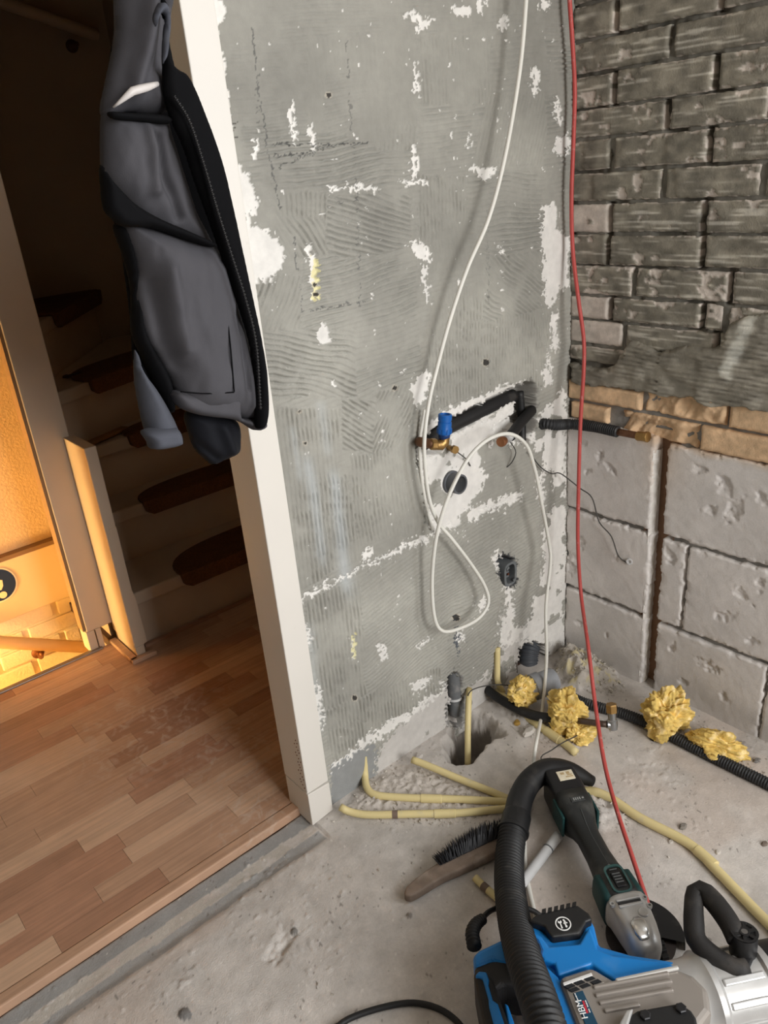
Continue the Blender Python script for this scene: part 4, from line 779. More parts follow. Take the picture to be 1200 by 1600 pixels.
# bigger stone chips
def chip(px, py, s, lab, c=(128, 122, 114), el=1.5, name='stone_chip'):
    p = PZ(px, py, s * .35); v = VF(); rr = random.Random(int(px)); n = 9
    ring = lambda k, z: [(p[0] + s * k * el ** .5 * math.cos(2 * math.pi * i / n + px) * rr.uniform(.8, 1.15), p[1] + s * k / el ** .5 * math.sin(2 * math.pi * i / n + px) * rr.uniform(.8, 1.15), p[2] + z * s) for i in range(n)]
    vs = ring(.85, -.35) + ring(1, .0) + ring(.6, .38); f = [(i + a * n, (i + 1) % n + a * n, (i + 1) % n + (a + 1) * n, i + (a + 1) * n) for a in (0, 1) for i in range(n)] + [tuple(range(n - 1, -1, -1)), tuple(range(2 * n, 3 * n))]
    tag(v.add(vs, f).build(name, mat('chip', c, .9, var=(200, .15)), smooth=False), lab, 'stone chip')
chip(1067, 1291, .009, 'dark oval stone chip beside the long cream conduit'); chip(1048, 1315, .006, 'small pale chip left of the bend in the long cream conduit', (188, 182, 174)); chip(1122, 1331, .006, 'pale chip on the bare floor right of the long cream conduit', (196, 190, 182))
chip(1182, 1188, .008, 'grey chip between the floor hose and the block wall', (120, 116, 112)); chip(1160, 1163, .010, 'flat rubble chip at the foot of the block wall', (150, 144, 138), 2.2); chip(810, 1128, .012, 'ochre crumb of insulation beside the floor hole', (176, 140, 70), 1.4, 'insulation_crumb')
chip(826, 1143, .017, 'flat pale flake of plaster beside the floor hole', (202, 196, 188), 1.9, 'plaster_flake'); chip(655, 1181, .010, 'round pale lump at the upper end of the upper cream conduit', (188, 182, 176), 1.2, 'plaster_lump'); chip(1195, 1318, .007, 'brownish chip at the right edge of the floor', (120, 108, 98))
# mineral wool
def wool(lab, c, size, seed, rot=0.0):
    bm = bmesh.new(); bmesh.ops.create_icosphere(bm, subdivisions=6, radius=1.0); P = np.array([v.co[:] for v in bm.verts]); f = [tuple(v.index for v in q.verts) for q in bm.faces]; bm.free()
    from mathutils import noise as mn
    o = Vector((seed * 7.7, seed * 3.1, seed * 5.3)); k = np.empty(len(P)); g = np.empty(len(P))
    for i, p in enumerate(P):
        p = Vector(p); w = p + .25 * mn.noise_vector(p * 2.2 + o)
        fl = mn.noise(Vector((w.x * 1.2 + w.z, w.y * 1.2 - w.z * .5, w.z * 5.5 + w.x * 2)) * 1.6 + o)              # layered flakes
        g[i] = mn.noise(w * 4 + o); k[i] = .86 + .36 * mn.noise(w * 1.3 + o) + .20 * fl - .18 * abs(mn.noise(w * 3.2 + o)) + .025 * mn.noise(p * 13 + o) + .028 * mn.noise(Vector((p.x * 9, p.y * 9, p.z * 34)) + o)
    Q = P * k[:, None] * np.array(size) * 1.02; cr, sr = math.cos(rot), math.sin(rot)
    Q = np.stack([Q[:, 0] * cr - Q[:, 1] * sr, Q[:, 0] * sr + Q[:, 1] * cr, Q[:, 2]], 1) + np.array(c); Q[:, 2] = np.maximum(Q[:, 2], .003)
    cc = np.array([228, 196, 112.]) * (1 + .13 * g[:, None]) + np.array([12, 18, 44]) * sstep(.1, .5, g)[:, None]
    tag(mesh_np('mineral_wool', Q, np.array(f), M_wool, None, lin(np.clip(cc, 0, 255))), lab, 'insulation')
wool('tall crumpled tuft of yellow wool leaning on the block wall', PZ(1040, 1118, .05) + np.array([0, 0, .0]), (.055, .062, .085), 1, .9)
wool('lower flat tuft of yellow wool nearer the right edge', PZ(1118, 1164, .022), (.045, .070, .042), 2, .3)
wool('small yellow wool tuft against the grey sewer pipe', PZ(818, 1082, .055), (.052, .040, .045), 3, .3)
wool('larger yellow wool tuft draped over the black pipe on the left', PZ(885, 1110, .055), (.050, .050, .070), 4, .2)
wool('thin yellow wool scrap below the black sleeved pipe', PZ(908, 1146, .012), (.042, .034, .022), 5, -.4)
# ================================================================== hand brush
bp = [PZ(632, 1398, .016), PZ(640, 1384, .016), PZ(675, 1357, .017), PZ(712, 1338, .018), PZ(755, 1318, .020), PZ(800, 1297, .020), PZ(806, 1316, .020), PZ(770, 1338, .019), PZ(725, 1360, .018), PZ(690, 1376, .017), PZ(650, 1400, .016), PZ(637, 1403, .016)]
t = thing('hand_brush', 'worn wooden hand brush with black bristles lying on the floor', 'brush', PZ(715, 1350, 0))
M_wood = mat('worn_wood', (126, 110, 97), .75, var=(40, .25), var2=(9, .15), bump=(120, .4), dust=((176, 166, 154), 26, .55, .5))
P = ctr([p + np.array([0, 0, .008]) for p in bp], True, 6); VF().prism(P, (0, 0, -.021)).build('handle', M_wood, t, bev=.005, seg=3)
v = VF(); rb = random.Random(4); n = 0
for row in range(5):
    for i in range(75):
        s = (i + rb.random()) / 75; b0 = PZ(688 + 115 * s, 1352 - 55 * s, .026 - .004 * row + .004); tip = PZ(678 + 128 * s + rb.uniform(-6, 6), 1338 - 60 * s - 16 * math.sin(math.pi * min(1, s * 1.0)) + rb.uniform(-4, 4), .050 - .010 * row + rb.uniform(-.003, .003))
        mid = (b0 + tip) / 2 + np.array([rb.uniform(-.002, .002), rb.uniform(-.002, .002), .004]); dr = tip - b0; sd = np.cross(dr, (0, 0, 1)); sd = sd / np.linalg.norm(sd) * .0017; u = np.array([0, 0, .0017])
        v.add([b0 + sd, b0 - sd * .5 + u, b0 - sd * .5 - u, mid + sd, mid - sd * .5 + u, mid - sd * .5 - u, tip], [(0, 1, 4, 3), (1, 2, 5, 4), (2, 0, 3, 5), (3, 4, 6), (4, 5, 6), (5, 3, 6)])
o = v.build('bristles', mat('black_bristles', (34, 34, 37), .6, var=(200, .3)), t); o['kind'] = 'stuff'
# ================================================================== angle grinder
A0 = PZ(876, 1222, .06); A1 = PZ(1000, 1462, .06); ax = A1 - A0; LG = float(np.linalg.norm(ax)); ax = ax / LG; by = np.cross((0, 0, 1), ax); UPV = np.array([0, 0, 1.0])
G = lambda t_, s_, z_: A0 + ax * t_ + by * s_ + UPV * (z_ - .06)          # by points to the right-hand side seen along the axis... left in the picture is +by
t = thing('angle_grinder', 'black cordless angle grinder with silver gear head lying on the floor', 'grinder', (A0 + A1) / 2 * np.array([1, 1, 0]))
o0 = G(0, 0, 0)
M_gbody = mat('grinder_black', (34, 36, 36), .5, var=(40, .12), dust=((118, 116, 110), 18, .56, .35), bump=(240, .1)); M_btop = mat('battery_black', (28, 28, 30), .4, dust=((130, 126, 120), 30, .62, .4))
bat = VF().loft(o0, ax, by, UPV, [(-.012, .030, .008, .086, 5), (-.008, .035, .004, .092, 6), (.040, .036, .004, .094, 6), (.056, .035, .006, .092, 6)], 32).build('battery', M_btop, t, True, auto=40)
VF().obox(G(.018, .004, .0945), ax * .013, by * .017, UPV * .0012).build('battery_label', mat('sticker_cream', (226, 216, 192), .5, var=(120, .1)), bat, bev=.0005)
v = VF()
for i, (a, b_, wa, wb) in enumerate([(.024, .010, .0014, .008), (.019, .012, .0014, .005), (.013, -.002, .003, .004), (.013, .010, .0035, .0035)]): v.obox(G(a, b_, .0959), ax * wa, by * wb, UPV * .0002)
v.build('label_print', mat('label_print_tan', (184, 160, 120), .6), bat)
VF().loft(o0, ax, by, UPV, [(.052, .030, .012, .078, 4), (.056, .036, .008, .094, 4.5), (.085, .037, .008, .096, 4), (.105, .034, .012, .092, 3.4), (.125, .027, .022, .084, 2.8), (.150, .0235, .030, .078, 2.4), (.200, .0235, .032, .080, 2.4), (.235, .026, .030, .084, 2.6), (.262, .031, .022, .088, 3), (.300, .036, .018, .092, 3.2), (.318, .036, .018, .092, 3.2)], 32).build('housing', M_gbody, t, True)
for sgn in (-1, 1):
    VF().obox(G(.085, sgn * .0365, .052), ax * .028, by * .0032, UPV * .026).build('rubber_bumper', M_teal, t, bev=.003)
    VF().loft(G(0, sgn * .027, 0), ax, by, UPV, [(.248, .004, .030, .070, 3), (.258, .010, .024, .082, 3), (.300, .0125, .020, .088, 3), (.316, .0125, .020, .088, 3)], 18).build('rubber_cheek', M_teal, t, True)
v = VF().obox(G(.088, .002, .0962), ax * .0065, by * .014, UPV * .0008); v.build('charge_panel', mat('panel_dark', (60, 62, 62), .5), t, bev=.0006)
v = VF()
for i in range(4): v.obox(G(.088, -.006 + i * .0042, .0972), ax * .0032, by * .0011, UPV * .0003)
v.lathe(G(.088, .013, .0968), UPV, [(0, .0022), (.0006, .0022)], 10); v.build('charge_light', mat('panel_grey', (150, 152, 150), .5), t)
v = VF().tube([G(.110, .0, .0905), G(.15, .0, .0785), (G(.20, 0, .0802)), G(.245, 0, .0850)], .0009, 6); v.build('seam', mat('seam_grey', (70, 72, 72), .6), t)
VF().lathe(G(.246, .0, .084), UPV, [(0, .0028), (.0016, .0028), (.0018, .001)], 10).build('seam_screw', mat('screw_grey', (120, 120, 118), .4, .6), t)
def rrect(a0, a1, hw, z, r=.006, k=5):
    pts = []
    for ca, cb, s in ((a1 - r, hw - r, 0), (a0 + r, hw - r, 1), (a0 + r, -hw + r, 2), (a1 - r, -hw + r, 3)):
        for i in range(k): an = math.pi / 2 * (s + i / (k - 1)); pts.append(G(ca + r * math.cos(an), cb + r * math.sin(an), z))
    return pts
o1 = rrect(.252, .312, .018, .0905, .012); o2 = rrect(.256, .309, .0145, .0905, .010); v = VF(); n = len(o1); vs = o1 + o2 + [p + UPV * .003 for p in o1] + [p + UPV * .003 for p in o2]; f = []
for i in range(n): j = (i + 1) % n; f += [(2 * n + i, 3 * n + i, 3 * n + j, 2 * n + j), (i, 2 * n + i, 2 * n + j, j), (n + i, n + j, 3 * n + j, 3 * n + i)]
v.add(vs, f).build('switch_rim', mat('teal_rim', (52, 84, 82), .5, dust=((130, 138, 134), 40, .55, .4)), t, auto=40)
VF().obox(G(.284, 0, .0915), ax * .017, by * .009, UPV * .0035).build('slide_switch', M_btop, t, bev=.0015); v = VF()
for i in range(4): v.obox(G(.274 + i * .006, 0, .0956), ax * .001, by * .007, UPV * .0008)
v.obox(G(.262, 0, .0925), ax * .0008, by * .007, UPV * .0006); v.build('switch_ridges', mat('switch_grey', (96, 98, 98), .5), t)
# gear head
head = VF().loft(o0, ax, by, UPV, [(.310, .033, .020, .090, 3.4), (.314, .0375, .018, .094, 3.4), (.322, .0380, .018, .096, 3.4), (.330, .0360, .020, .095, 3.2), (.346, .0350, .022, .096, 3), (.368, .033, .024, .094, 2.8), (.388, .030, .026, .088, 2.8), (.402, .026, .028, .080, 2.8), (.410, .020, .032, .072, 2.6), (.413, .012, .038, .064, 2.4)], 36).build('gear_head', M_silver, t, True)
for a in (.328, .340): VF().obox(G(a, -.002, .0955), ax * .0024, by * .022, UPV * .0022).build('cooling_rib', M_silver, head, bev=.0012)
v = VF()
for a in (.334,): v.obox(G(a, -.002, .0945), ax * .0022, by * .020, UPV * .002)
v.build('vent_slot', mat('slot_dark', (40, 40, 40), .6), head)
VF().lathe(G(.358, .012, .0925), UPV, [(0, .0092), (.003, .0092), (.0042, .008), (.0036, .006), (.0036, .0)], 24, cap=False).build('spindle_lock', M_silver, head, True, auto=40)
VF().loft(G(0, -.004, 0), ax, by, UPV, [(.364, .004, .0945, .0965, 2.5), (.372, .014, .090, .0960, 3), (.388, .013, .084, .0925, 3), (.397, .009, .080, .0860, 3), (.399, .004, .080, .083, 3)], 20).build('gear_plate', mat('bright_aluminium', (206, 206, 204), .25, .85), t, True)
for s, a in ((.029, .328), (-.031, .328), (.030, .345)): VF().lathe(G(a, s, .086), UPV, [(0, .0045), (.006, .0045), (.006, .0028), (.002, .0026)], 12).build('head_screw', M_silver, head, True, auto=40)
DC = PZ(1001, 1462, .014) * np.array([1, 1, 0])
VF().lathe(DC + UPV * .016, UPV, [(0, .024), (.010, .024), (.013, .021), (.016, .021)], 28).build('spindle_collar', mat('dark_steel', (70, 68, 66), .45, .7), t, True, auto=40)
VF().lathe(DC + UPV * .008, UPV, [(0, .060), (.0022, .060)], 48).build('cutting_disc', mat('disc_dark', (58, 50, 46), .8, var=(120, .2)), t, True, auto=40)
# half guard, right of the head in the picture
v = VF(); rg_ = .074; arc = [math.radians(d) for d in range(-215, 20, 8)]; cc_ = DC; pt = lambda r, an, z: cc_ + by * (r * math.sin(an)) + ax * (r * math.cos(an)) + UPV * (z - 0)
arc = [math.radians(d) for d in range(62, 206, 6)]
for zA, zB, rA, rB in ((.022, .022, .018, rg_), (.022, .002, rg_, rg_ + .001)):
    for i in range(len(arc) - 1):
        q = [pt(rA, arc[i], zA), pt(rA, arc[i + 1], zA), pt(rB, arc[i + 1], zB), pt(rB, arc[i], zB)]; w = [p - UPV * .0015 if rA < rg_ else p - (p - cc_) * .02 for p in q]
        v.add(q + w, [(0, 1, 2, 3), (7, 6, 5, 4), (0, 4, 5, 1), (1, 5, 6, 2), (2, 6, 7, 3), (3, 7, 4, 0)])
v.build('disc_guard', mat('guard_black', (40, 40, 41), .5, .4, dust=((120, 116, 110), 30, .6, .5)), t)
v = VF()
for i in range(5): v.obox(G(.352 + .012 * i, .036 + .003 * math.sin(i), .026), ax * .004, by * .006, UPV * .009)
v.build('guard_clamp', mat('clamp_dark', (46, 46, 47), .45, .6), t, bev=.001)
# ================================================================== vacuum hose with bent tube
t = thing('vacuum_hose', 'black ribbed vacuum hose with bent rubber tube crossing the blue hammer', 'hose', PZ(800, 1330, 0))
VF().tube([PZ(872, 1690, .20), PZ(858, 1620, .20), PZ(840, 1560, .195), PZ(819, 1500, .165), PZ(804, 1440, .11), PZ(796, 1380, .065), PZ(797, 1330, .045), PZ(803, 1290, .048)], .0265, 20, corr=(.0098, .0023)).build('corrugated_hose', M_rubber, t, True)
e0 = PZ(803, 1294, .047); e1 = PZ(812, 1258, .056)
VF().lathe(e0, e1 - e0, [(-.012, .028), (-.010, .0325), (-.004, .0325), (-.002, .0300), (.030, .0295), (.034, .028)], 26).build('cuff', M_blackpl, t, True, auto=40)
VF().tube([PZ(807, 1277, .050), PZ(814, 1246, .060), PZ(830, 1219, .068), PZ(856, 1203, .066), PZ(890, 1206, .050), PZ(926, 1221, .022)], [.027, .0265, .0255, .025, .022, .012], 22).build('bent_tube', M_blackpl, t, True)
# ================================================================== demolition hammer
ZT = .145
T = lambda px, py, z=ZT: PZ(px, py, z)
t = thing('demolition_hammer', 'blue and silver demolition hammer lying on its side', 'hammer', PZ(900, 1520, 0) * np.array([1, 1, 0]))
def slab(name, pts, zt, zb, m, par=t, bev=.006, seg=3, rnd=False):
    P = [T(x, y, zt) for x, y in pts]
    if rnd: P = list(ctr(P, True, 4))
    return VF().prism(P, (0, 0, zb - zt)).build(name, m, par, bev=bev, seg=seg)
M_grip = mat('grip_black', (33, 31, 30), .65, var=(50, .12), dust=((112, 104, 96), 16, .56, .4), bump=(500, .2))
# motor block, blue, stepped
slab('motor_housing', [(822, 1446), (832, 1439), (858, 1462), (905, 1458), (922, 1432), (929, 1446), (936, 1476), (985, 1490), (1052, 1500), (1065, 1512), (1060, 1560), (1000, 1640), (900, 1680), (862, 1640), (842, 1560), (826, 1500)], .135, .010, M_blue, bev=.010)
slab('upper_shell', [(828, 1452), (846, 1462), (858, 1478), (905, 1474), (921, 1446), (930, 1470), (934, 1482), (958, 1492), (1040, 1502), (1060, 1511), (960, 1531), (925, 1506), (872, 1524), (866, 1505), (850, 1500), (838, 1485)], .147, .11, M_blue, bev=.004)
slab('side_shell', [(852, 1508), (872, 1526), (898, 1580), (912, 1650), (878, 1650), (868, 1590)], .146, .10, M_blue, bev=.003)
v = [(826, 1438), (838, 1428), (902, 1413), (920, 1426), (926, 1436), (916, 1440), (906, 1458), (862, 1464), (850, 1446)]
slab('motor_cap', v, .150, .02, M_blackpl, bev=.004)
v = VF()
for i in range(6): x = 846 + i * 9.5; v.prism([T(x, 1427 - i * 2.1, .1515), T(x + 5.5, 1425.8 - i * 2.1, .1515), T(x + 7, 1419 - i * 2.1, .148), T(x + 1, 1420.5 - i * 2.1, .148)], (0, 0, -.03))
v.build('vent_teeth', M_blackpl, t)
c = T(880, 1443, .1512); M_pr = mat('white_print', (232, 232, 230), .5); v = VF(); ro = .0128
ring = lambda r: [c + np.array([r * math.cos(a), r * math.sin(a), 0]) for a in np.linspace(0, 2 * math.pi, 36, endpoint=False)]
a, b_ = ring(ro), ring(ro * .86); n = 36; v.add(a + b_, [(i, (i + 1) % n, n + (i + 1) % n, n + i) for i in range(n)])
ex = (T(890, 1441, ZT) - T(870, 1445, ZT)); ex /= np.linalg.norm(ex); ey = np.cross((0, 0, 1), ex); E = lambda u, w: c + ex * u * ro + ey * w * ro
for poly in ([(-.45, -.6), (-.25, -.6), (-.28, .1), (-.10, .25), (-.15, .55), (-.28, .38), (-.42, .38), (-.52, .55), (-.60, .25), (-.42, .1)], [(.12, -.55), (.30, -.62), (.40, -.45), (.30, -.1), (.42, .2), (.30, .6), (.10, .55), (.18, .2), (.02, .05), (.16, -.15)], [(.30, -.1), (.55, -.05), (.52, .08), (.34, .06)]):
    v.add([E(*q) for q in poly], [tuple(range(len(poly)))])
o = v.build('round_emblem', M_pr, t); sm = o.modifiers.new('s', 'SOLIDIFY'); sm.thickness = .0006
slab('recess_panel', [(826, 1458), (842, 1466), (850, 1484), (846, 1500), (836, 1492), (829, 1475)], .1485, .13, mat('dark_blue', (18, 70, 120), .45), bev=.003)
slab('recess_slot', [(838, 1470), (843, 1474), (846, 1484), (842, 1494), (838, 1492), (841, 1482)], .1495, .13, M_blackpl, bev=.002)
# silver gear housing
M_plate = mat('silver_paint', (150, 143, 136), .42, .35, var=(10, .04), bump=(200, .05))
slab('gear_housing', [(872, 1525), (924, 1508), (962, 1531), (1056, 1511), (1084, 1522), (1108, 1545), (1112, 1580), (1090, 1610), (1000, 1660), (925, 1680), (905, 1610)], .155, .015, M_plate, bev=.010)
for i, (x0, y0, x1, y1) in enumerate([(962, 1533, 1060, 1512), (927, 1543, 1045, 1521), (930, 1556, 1050, 1533), (936, 1568, 1052, 1547), (944, 1580, 1000, 1570)]):
    a, b_ = T(x0, y0, .156), T(x1, y1, .156); m_ = (a + b_) / 2; d = b_ - a; L = float(np.linalg.norm(d)); s = np.cross((0, 0, 1), d / L)
    VF().obox(m_, d / 2, s * .0032, (0, 0, .003)).build('cooling_fin', mat('bright_edge', (214, 212, 208), .3, .5) if i == 0 else M_plate, t, bev=.0022)
v = VF()
for i, (x, y) in enumerate([(890, 1541), (905, 1535.5), (921, 1529.5), (897, 1546.5), (914, 1540.5), (931, 1534.5)]):
    a = T(x, y, .1555); d = (T(921, 1529.5) - T(890, 1541)); d = d / np.linalg.norm(d) * .0066; s = np.cross((0, 0, 1), d / np.linalg.norm(d)) * .0026; v.obox(a, d, s - d * .25, (0, 0, .0012))
v.build('vent_opening', mat('vent_black', (24, 26, 30), .6), t)
for (x0, y0, x1, y1) in ((880, 1538.5, 925, 1522.5), (927, 1543, 945, 1537.5)): VF().obox((T(x0, y0, .156) + T(x1, y1, .156)) / 2, (T(x1, y1, .156) - T(x0, y0, .156)) / 2, ey * .0026, (0, 0, .0014)).build('vent_bar', mat('bright_bar', (226, 226, 224), .35, .2), t, bev=.001)
pl = [T(895.5, 1551.5, .1565), T(910.5, 1547, .1565), T(940, 1612, .1565), T(921, 1618, .1565)]
npl = VF().prism(pl, (0, 0, -.003)).build('name_plate', mat('petrol_blue', (28, 66, 88), .4), t, bev=.001)
def text(s, p0, p1, size, m, name, par, up=1):
    cu = bpy.data.curves.new(name, 'FONT'); cu.body = s; cu.size = size; cu.extrude = .0003; cu.align_x = 'CENTER'; cu.align_y = 'CENTER'
    o = bpy.data.objects.new(name, cu); p0 = np.array(p0); p1 = np.array(p1); d = p1 - p0; d /= np.linalg.norm(d); u = np.cross((0, 0, 1), d); q = (p0 + p1) / 2
    me_mat = Matrix(((d[0], u[0], 0, q[0]), (d[1], u[1], 0, q[1]), (d[2], u[2], 1, q[2]), (0, 0, 0, 1)))
    dg = None; cu.materials.append(m); tmp = o; COL.objects.link(tmp); bpy.context.view_layer.update(); me = bpy.data.meshes.new_from_object(tmp.evaluated_get(bpy.context.evaluated_depsgraph_get())); bpy.data.objects.remove(tmp)
    me.transform(me_mat); ob = bpy.data.objects.new(name, me); return link(ob, par)
ln = lambda u: T(909.5 + u[0], 1574 + u[1], .1572)
text('HBM', T(912.5, 1586, .1572), T(905.5, 1568, .1572), .0138, M_pr, 'brand_lettering', npl)
def dashes(name, x0, y0, x1, y1, w, m, ks):             # lines of print too small to read
    p, q = T(x0, y0, .1567), T(x1, y1, .1567); d = q - p; L = float(np.linalg.norm(d)); d = d / L; u = np.cross((0, 0, 1), d); v = VF()
    for k0, k1 in ks: v.obox(p + d * L * (k0 + k1) / 2, d * L * (k1 - k0) / 2, u * w, (0, 0, .0004))
    v.build(name, m, npl)
dashes('red_print', 918, 1583, 911, 1564, .0015, mat('red_print', (190, 44, 58), .5), ((0, .3), (.33, .62), (.66, .84), (.87, 1)))
dashes('fine_print', 922, 1582, 914.5, 1563, .0007, M_pr, ((0, .12), (.15, .3), (.45, .6), (.63, .8), (.84, 1))); dashes('fine_print', 903, 1563, 898, 1552, .0007, M_pr, ((0, .3), (.36, .7), (.8, 1)))
cover = slab('side_cover', [(978, 1590), (996, 1578), (1062, 1566), (1080, 1578), (1088, 1590), (1092, 1610), (1040, 1640), (980, 1660)], .168, .12, M_blackpl, bev=.004); 
for x, y in ((1008, 1588), (1064, 1577)): VF().lathe(T(x, y, .168), UPV, [(0, .008), (.004, .008), (.005, .0065)], 6).build('cover_bolt', mat('bolt_dark', (58, 58, 60), .4, .7), cover)
slab('silver_clip', [(966, 1602), (978, 1578), (990, 1574), (982, 1600), (980, 1640), (962, 1650)], .172, .14, M_silver, bev=.003)
# nose barrel
b0 = T(1088, 1562, .085); b1 = T(1236, 1530, .085); bd = b1 - b0; bl = float(np.linalg.norm(bd)); k = bl
barrel = VF().lathe(b0, bd, [(-.09, .035), (-.06, .052), (-.035, .058), (-.01, .058), (.004, .060), (.012, .066), (.020, .066), (.026, .060), (.060, .059), (.096, .061), (.100, .066), (.110, .066), (.114, .060), (.118, .052)], 40).build('nose_barrel', M_silver, t, True, auto=35)
u = bd / bl; w = np.cross(u, (0, 0, 1)); w /= np.linalg.norm(w); h = np.cross(w, u)
for i in range(12):
    an = 2 * math.pi * i / 12 + .2; r_ = math.cos(an) * w + math.sin(an) * h; VF().obox(b0 + u * .061 + r_ * .0600, u * .033, np.cross(u, r_) * .0052, r_ * .0028).build('barrel_rib', M_silver, barrel, bev=.002)
VF().lathe(b0, bd, [(.112, .054), (.114, .0600), (.146, .0600), (.148, .054)], 36).build('handle_collar', M_blackpl, t, True, auto=40)
VF().lathe(b0, bd, [(.145, .050), (.147, .056), (.20, .054), (.26, .034), (.34, .030)], 30).build('tool_holder', M_silver, t, True, auto=40)
# side handle: closed D loop
lp = [(1152, 1470, .165), (1140, 1443, .170), (1118, 1412, .172), (1098, 1393, .172), (1087, 1395, .170), (1084, 1412, .166), (1084, 1440, .158), (1087, 1466, .150), (1104, 1486, .146), (1128, 1503, .142), (1150, 1514, .140), (1166, 1512, .140)]
VF().tube([T(*p) for p in lp], [.0155, .0165, .017, .0165, .0155, .0150, .0160, .0160, .0160, .0155, .0150, .0145], 18).build('side_handle', M_grip, t, True)
kb = T(1160, 1492, .135); kt = T(1163, 1458, .178); VF().lathe(kb, kt - kb, [(0, .017), (.005, .020), (.035, .020), (float(np.linalg.norm(kt - kb)), .0195)], 26).build('clamp_post', M_blackpl, t, True, auto=40)
kl = kt + (kt - kb) / np.linalg.norm(kt - kb) * .001; v = VF(); kd = (kt - kb) / np.linalg.norm(kt - kb); ku = np.cross(kd, (1, 0, 0)); ku /= np.linalg.norm(ku); kw = np.cross(kd, ku)
ra = lambda r: [kl + kd * .002 + r * (math.cos(a) * ku + math.sin(a) * kw) for a in np.linspace(0, 2 * math.pi, 24, endpoint=False)]
a, b_ = ra(.0205), ra(.0165); v.add(a + b_, [(i, (i + 1) % 24, 24 + (i + 1) % 24, 24 + i) for i in range(24)])
for i in range(6): an = math.pi / 3 * i; d = math.cos(an) * ku + math.sin(an) * kw; v.obox(kl + kd * .001 + d * .0125, d * .004, np.cross(kd, d) * .0026, kd * .0012)
v.lathe(kl, kd, [(0, .0085), (.003, .0085), (.003, .0055), (.001, .005)], 18); o = v.build('star_knob', M_blackpl, t)
VF().lathe(kl + kd * .001, kd, [(0, .0055), (.0018, .005)], 14).build('knob_bolt', mat('bolt_grey', (126, 124, 122), .4, .7), o)
slab('clamp_foot', [(1150, 1500), (1168, 1478), (1178, 1496), (1172, 1510), (1156, 1514)], .150, .11, M_blackpl, bev=.003)
# rear D handle with trigger side
slab('handle_bridge', [(738, 1492), (748, 1483), (790, 1463), (806, 1480), (812, 1500), (792, 1506), (770, 1500), (742, 1512)], .125, .05, M_blue, bev=.008)
slab('handle_bracket', [(740, 1510), (768, 1500), (792, 1498), (830, 1512), (836, 1540), (806, 1540), (785, 1536), (775, 1545), (746, 1535)], .122, .045, M_grip, bev=.008)
slab('handle_grip', [(739, 1516), (752, 1508), (772, 1530), (778, 1550), (800, 1610), (815, 1680), (775, 1690), (755, 1600), (745, 1550)], .128, .05, M_grip, bev=.010)
slab('handle_inlay', [(742, 1524), (748, 1517), (760, 1518), (764, 1530), (763, 1538), (770, 1562), (778, 1568), (790, 1605), (800, 1660), (785, 1665), (774, 1610), (764, 1572), (763, 1560), (754, 1528)], .1325, .11, M_blue, bev=.0025)
slab('trigger', [(788, 1566), (794, 1570), (806, 1605), (818, 1660), (808, 1665), (796, 1610)], .118, .07, M_blue, bev=.003)
slab('rear_shell', [(846, 1500), (868, 1590), (880, 1660), (848, 1660), (836, 1580), (828, 1520)], .128, .02, M_blue, bev=.006)
# strain relief and mains lead
sr = [PZ(741, 1478, .10), PZ(738, 1458, .095), PZ(744, 1444, .085), PZ(754, 1436, .075)]
VF().tube(sr, [.0105, .0100, .009, .0075], 14, corr=(.0078, .0024)).build('strain_relief', M_rubber, t, True)
VF().tube([PZ(752, 1437, .077), PZ(765, 1424, .060), PZ(785, 1417, .045), PZ(812, 1417, .03), PZ(835, 1424, .02), PZ(850, 1436, .012)], .0048, 10).build('mains_lead', M_rubber, t, True)
slab('cable_tag', [(734, 1446), (738, 1438), (746, 1444), (742, 1458), (736, 1458)], .095, .075, M_blackpl, bev=.002)
# ================================================================== work jacket hanging in the doorway
def inflate(name, poly, m, par, y0=-.10, T=.03, w=22, step=3.2, fold=None, back=.5, tilt=0.0, closed_round=True, label=None):
    """puffed closed shape: outline (as seen in the frame) laid on an upright plane at y0, its depth falling off to the rim"""
    P = [tuple(p) for p in (ctr(poly, True, 5) if closed_round else poly)]
    xs = np.arange(min(p[0] for p in P) - step, max(p[0] for p in P) + 2 * step, step); ys_ = np.arange(min(p[1] for p in P) - step, max(p[1] for p in P) + 2 * step, step)
    X, Y = np.meshgrid(xs, ys_, indexing='ij'); ins = inpoly(X, Y, P); d, bx, by_ = segdist(X, Y, P, True)
    keep = ins[:-1, :-1] | ins[1:, :-1] | ins[:-1, 1:] | ins[1:, 1:]
    X = np.where(ins, X, bx); Y = np.where(ins, Y, by_); d = np.where(ins, d, 0)
    h = np.sqrt(np.clip(1 - (1 - np.clip(d / w, 0, 1)) ** 2, 0, 1))
    f = 0 if fold is None else fold(X, Y)
    base = np.stack([_vpl(X, Y, y0 + tilt * (X - 280))], 0)[0]
    fr = base.copy(); bk = base.copy(); fr[..., 1] -= h * (T + f) ; bk[..., 1] += h * T * back
    n, k = X.shape; q = gridq(n, k, keep); V = np.concatenate([fr.reshape(-1, 3), bk.reshape(-1, 3)]); Q = np.concatenate([q, q[:, ::-1] + n * k]); u, inv = np.unique(Q, return_inverse=True)
    o = mesh_np(name, V[u], inv.reshape(Q.shape), m, par); bm = bmesh.new(); bm.from_mesh(o.data); bmesh.ops.remove_doubles(bm, verts=bm.verts, dist=.0004); bmesh.ops.recalc_face_normals(bm, faces=bm.faces); bm.to_mesh(o.data); bm.free()
    o.data.polygons.foreach_set('use_smooth', np.ones(len(o.data.polygons), bool))
    if label: o['label'] = label
    return o
def _vpl(X, Y, y):
    D = np.stack([(X - 600) / F, (Y - 800) / F, np.ones_like(X)], -1) @ R; t = (y - CAM[1]) / D[..., 1]; return CAM + D * t[..., None]
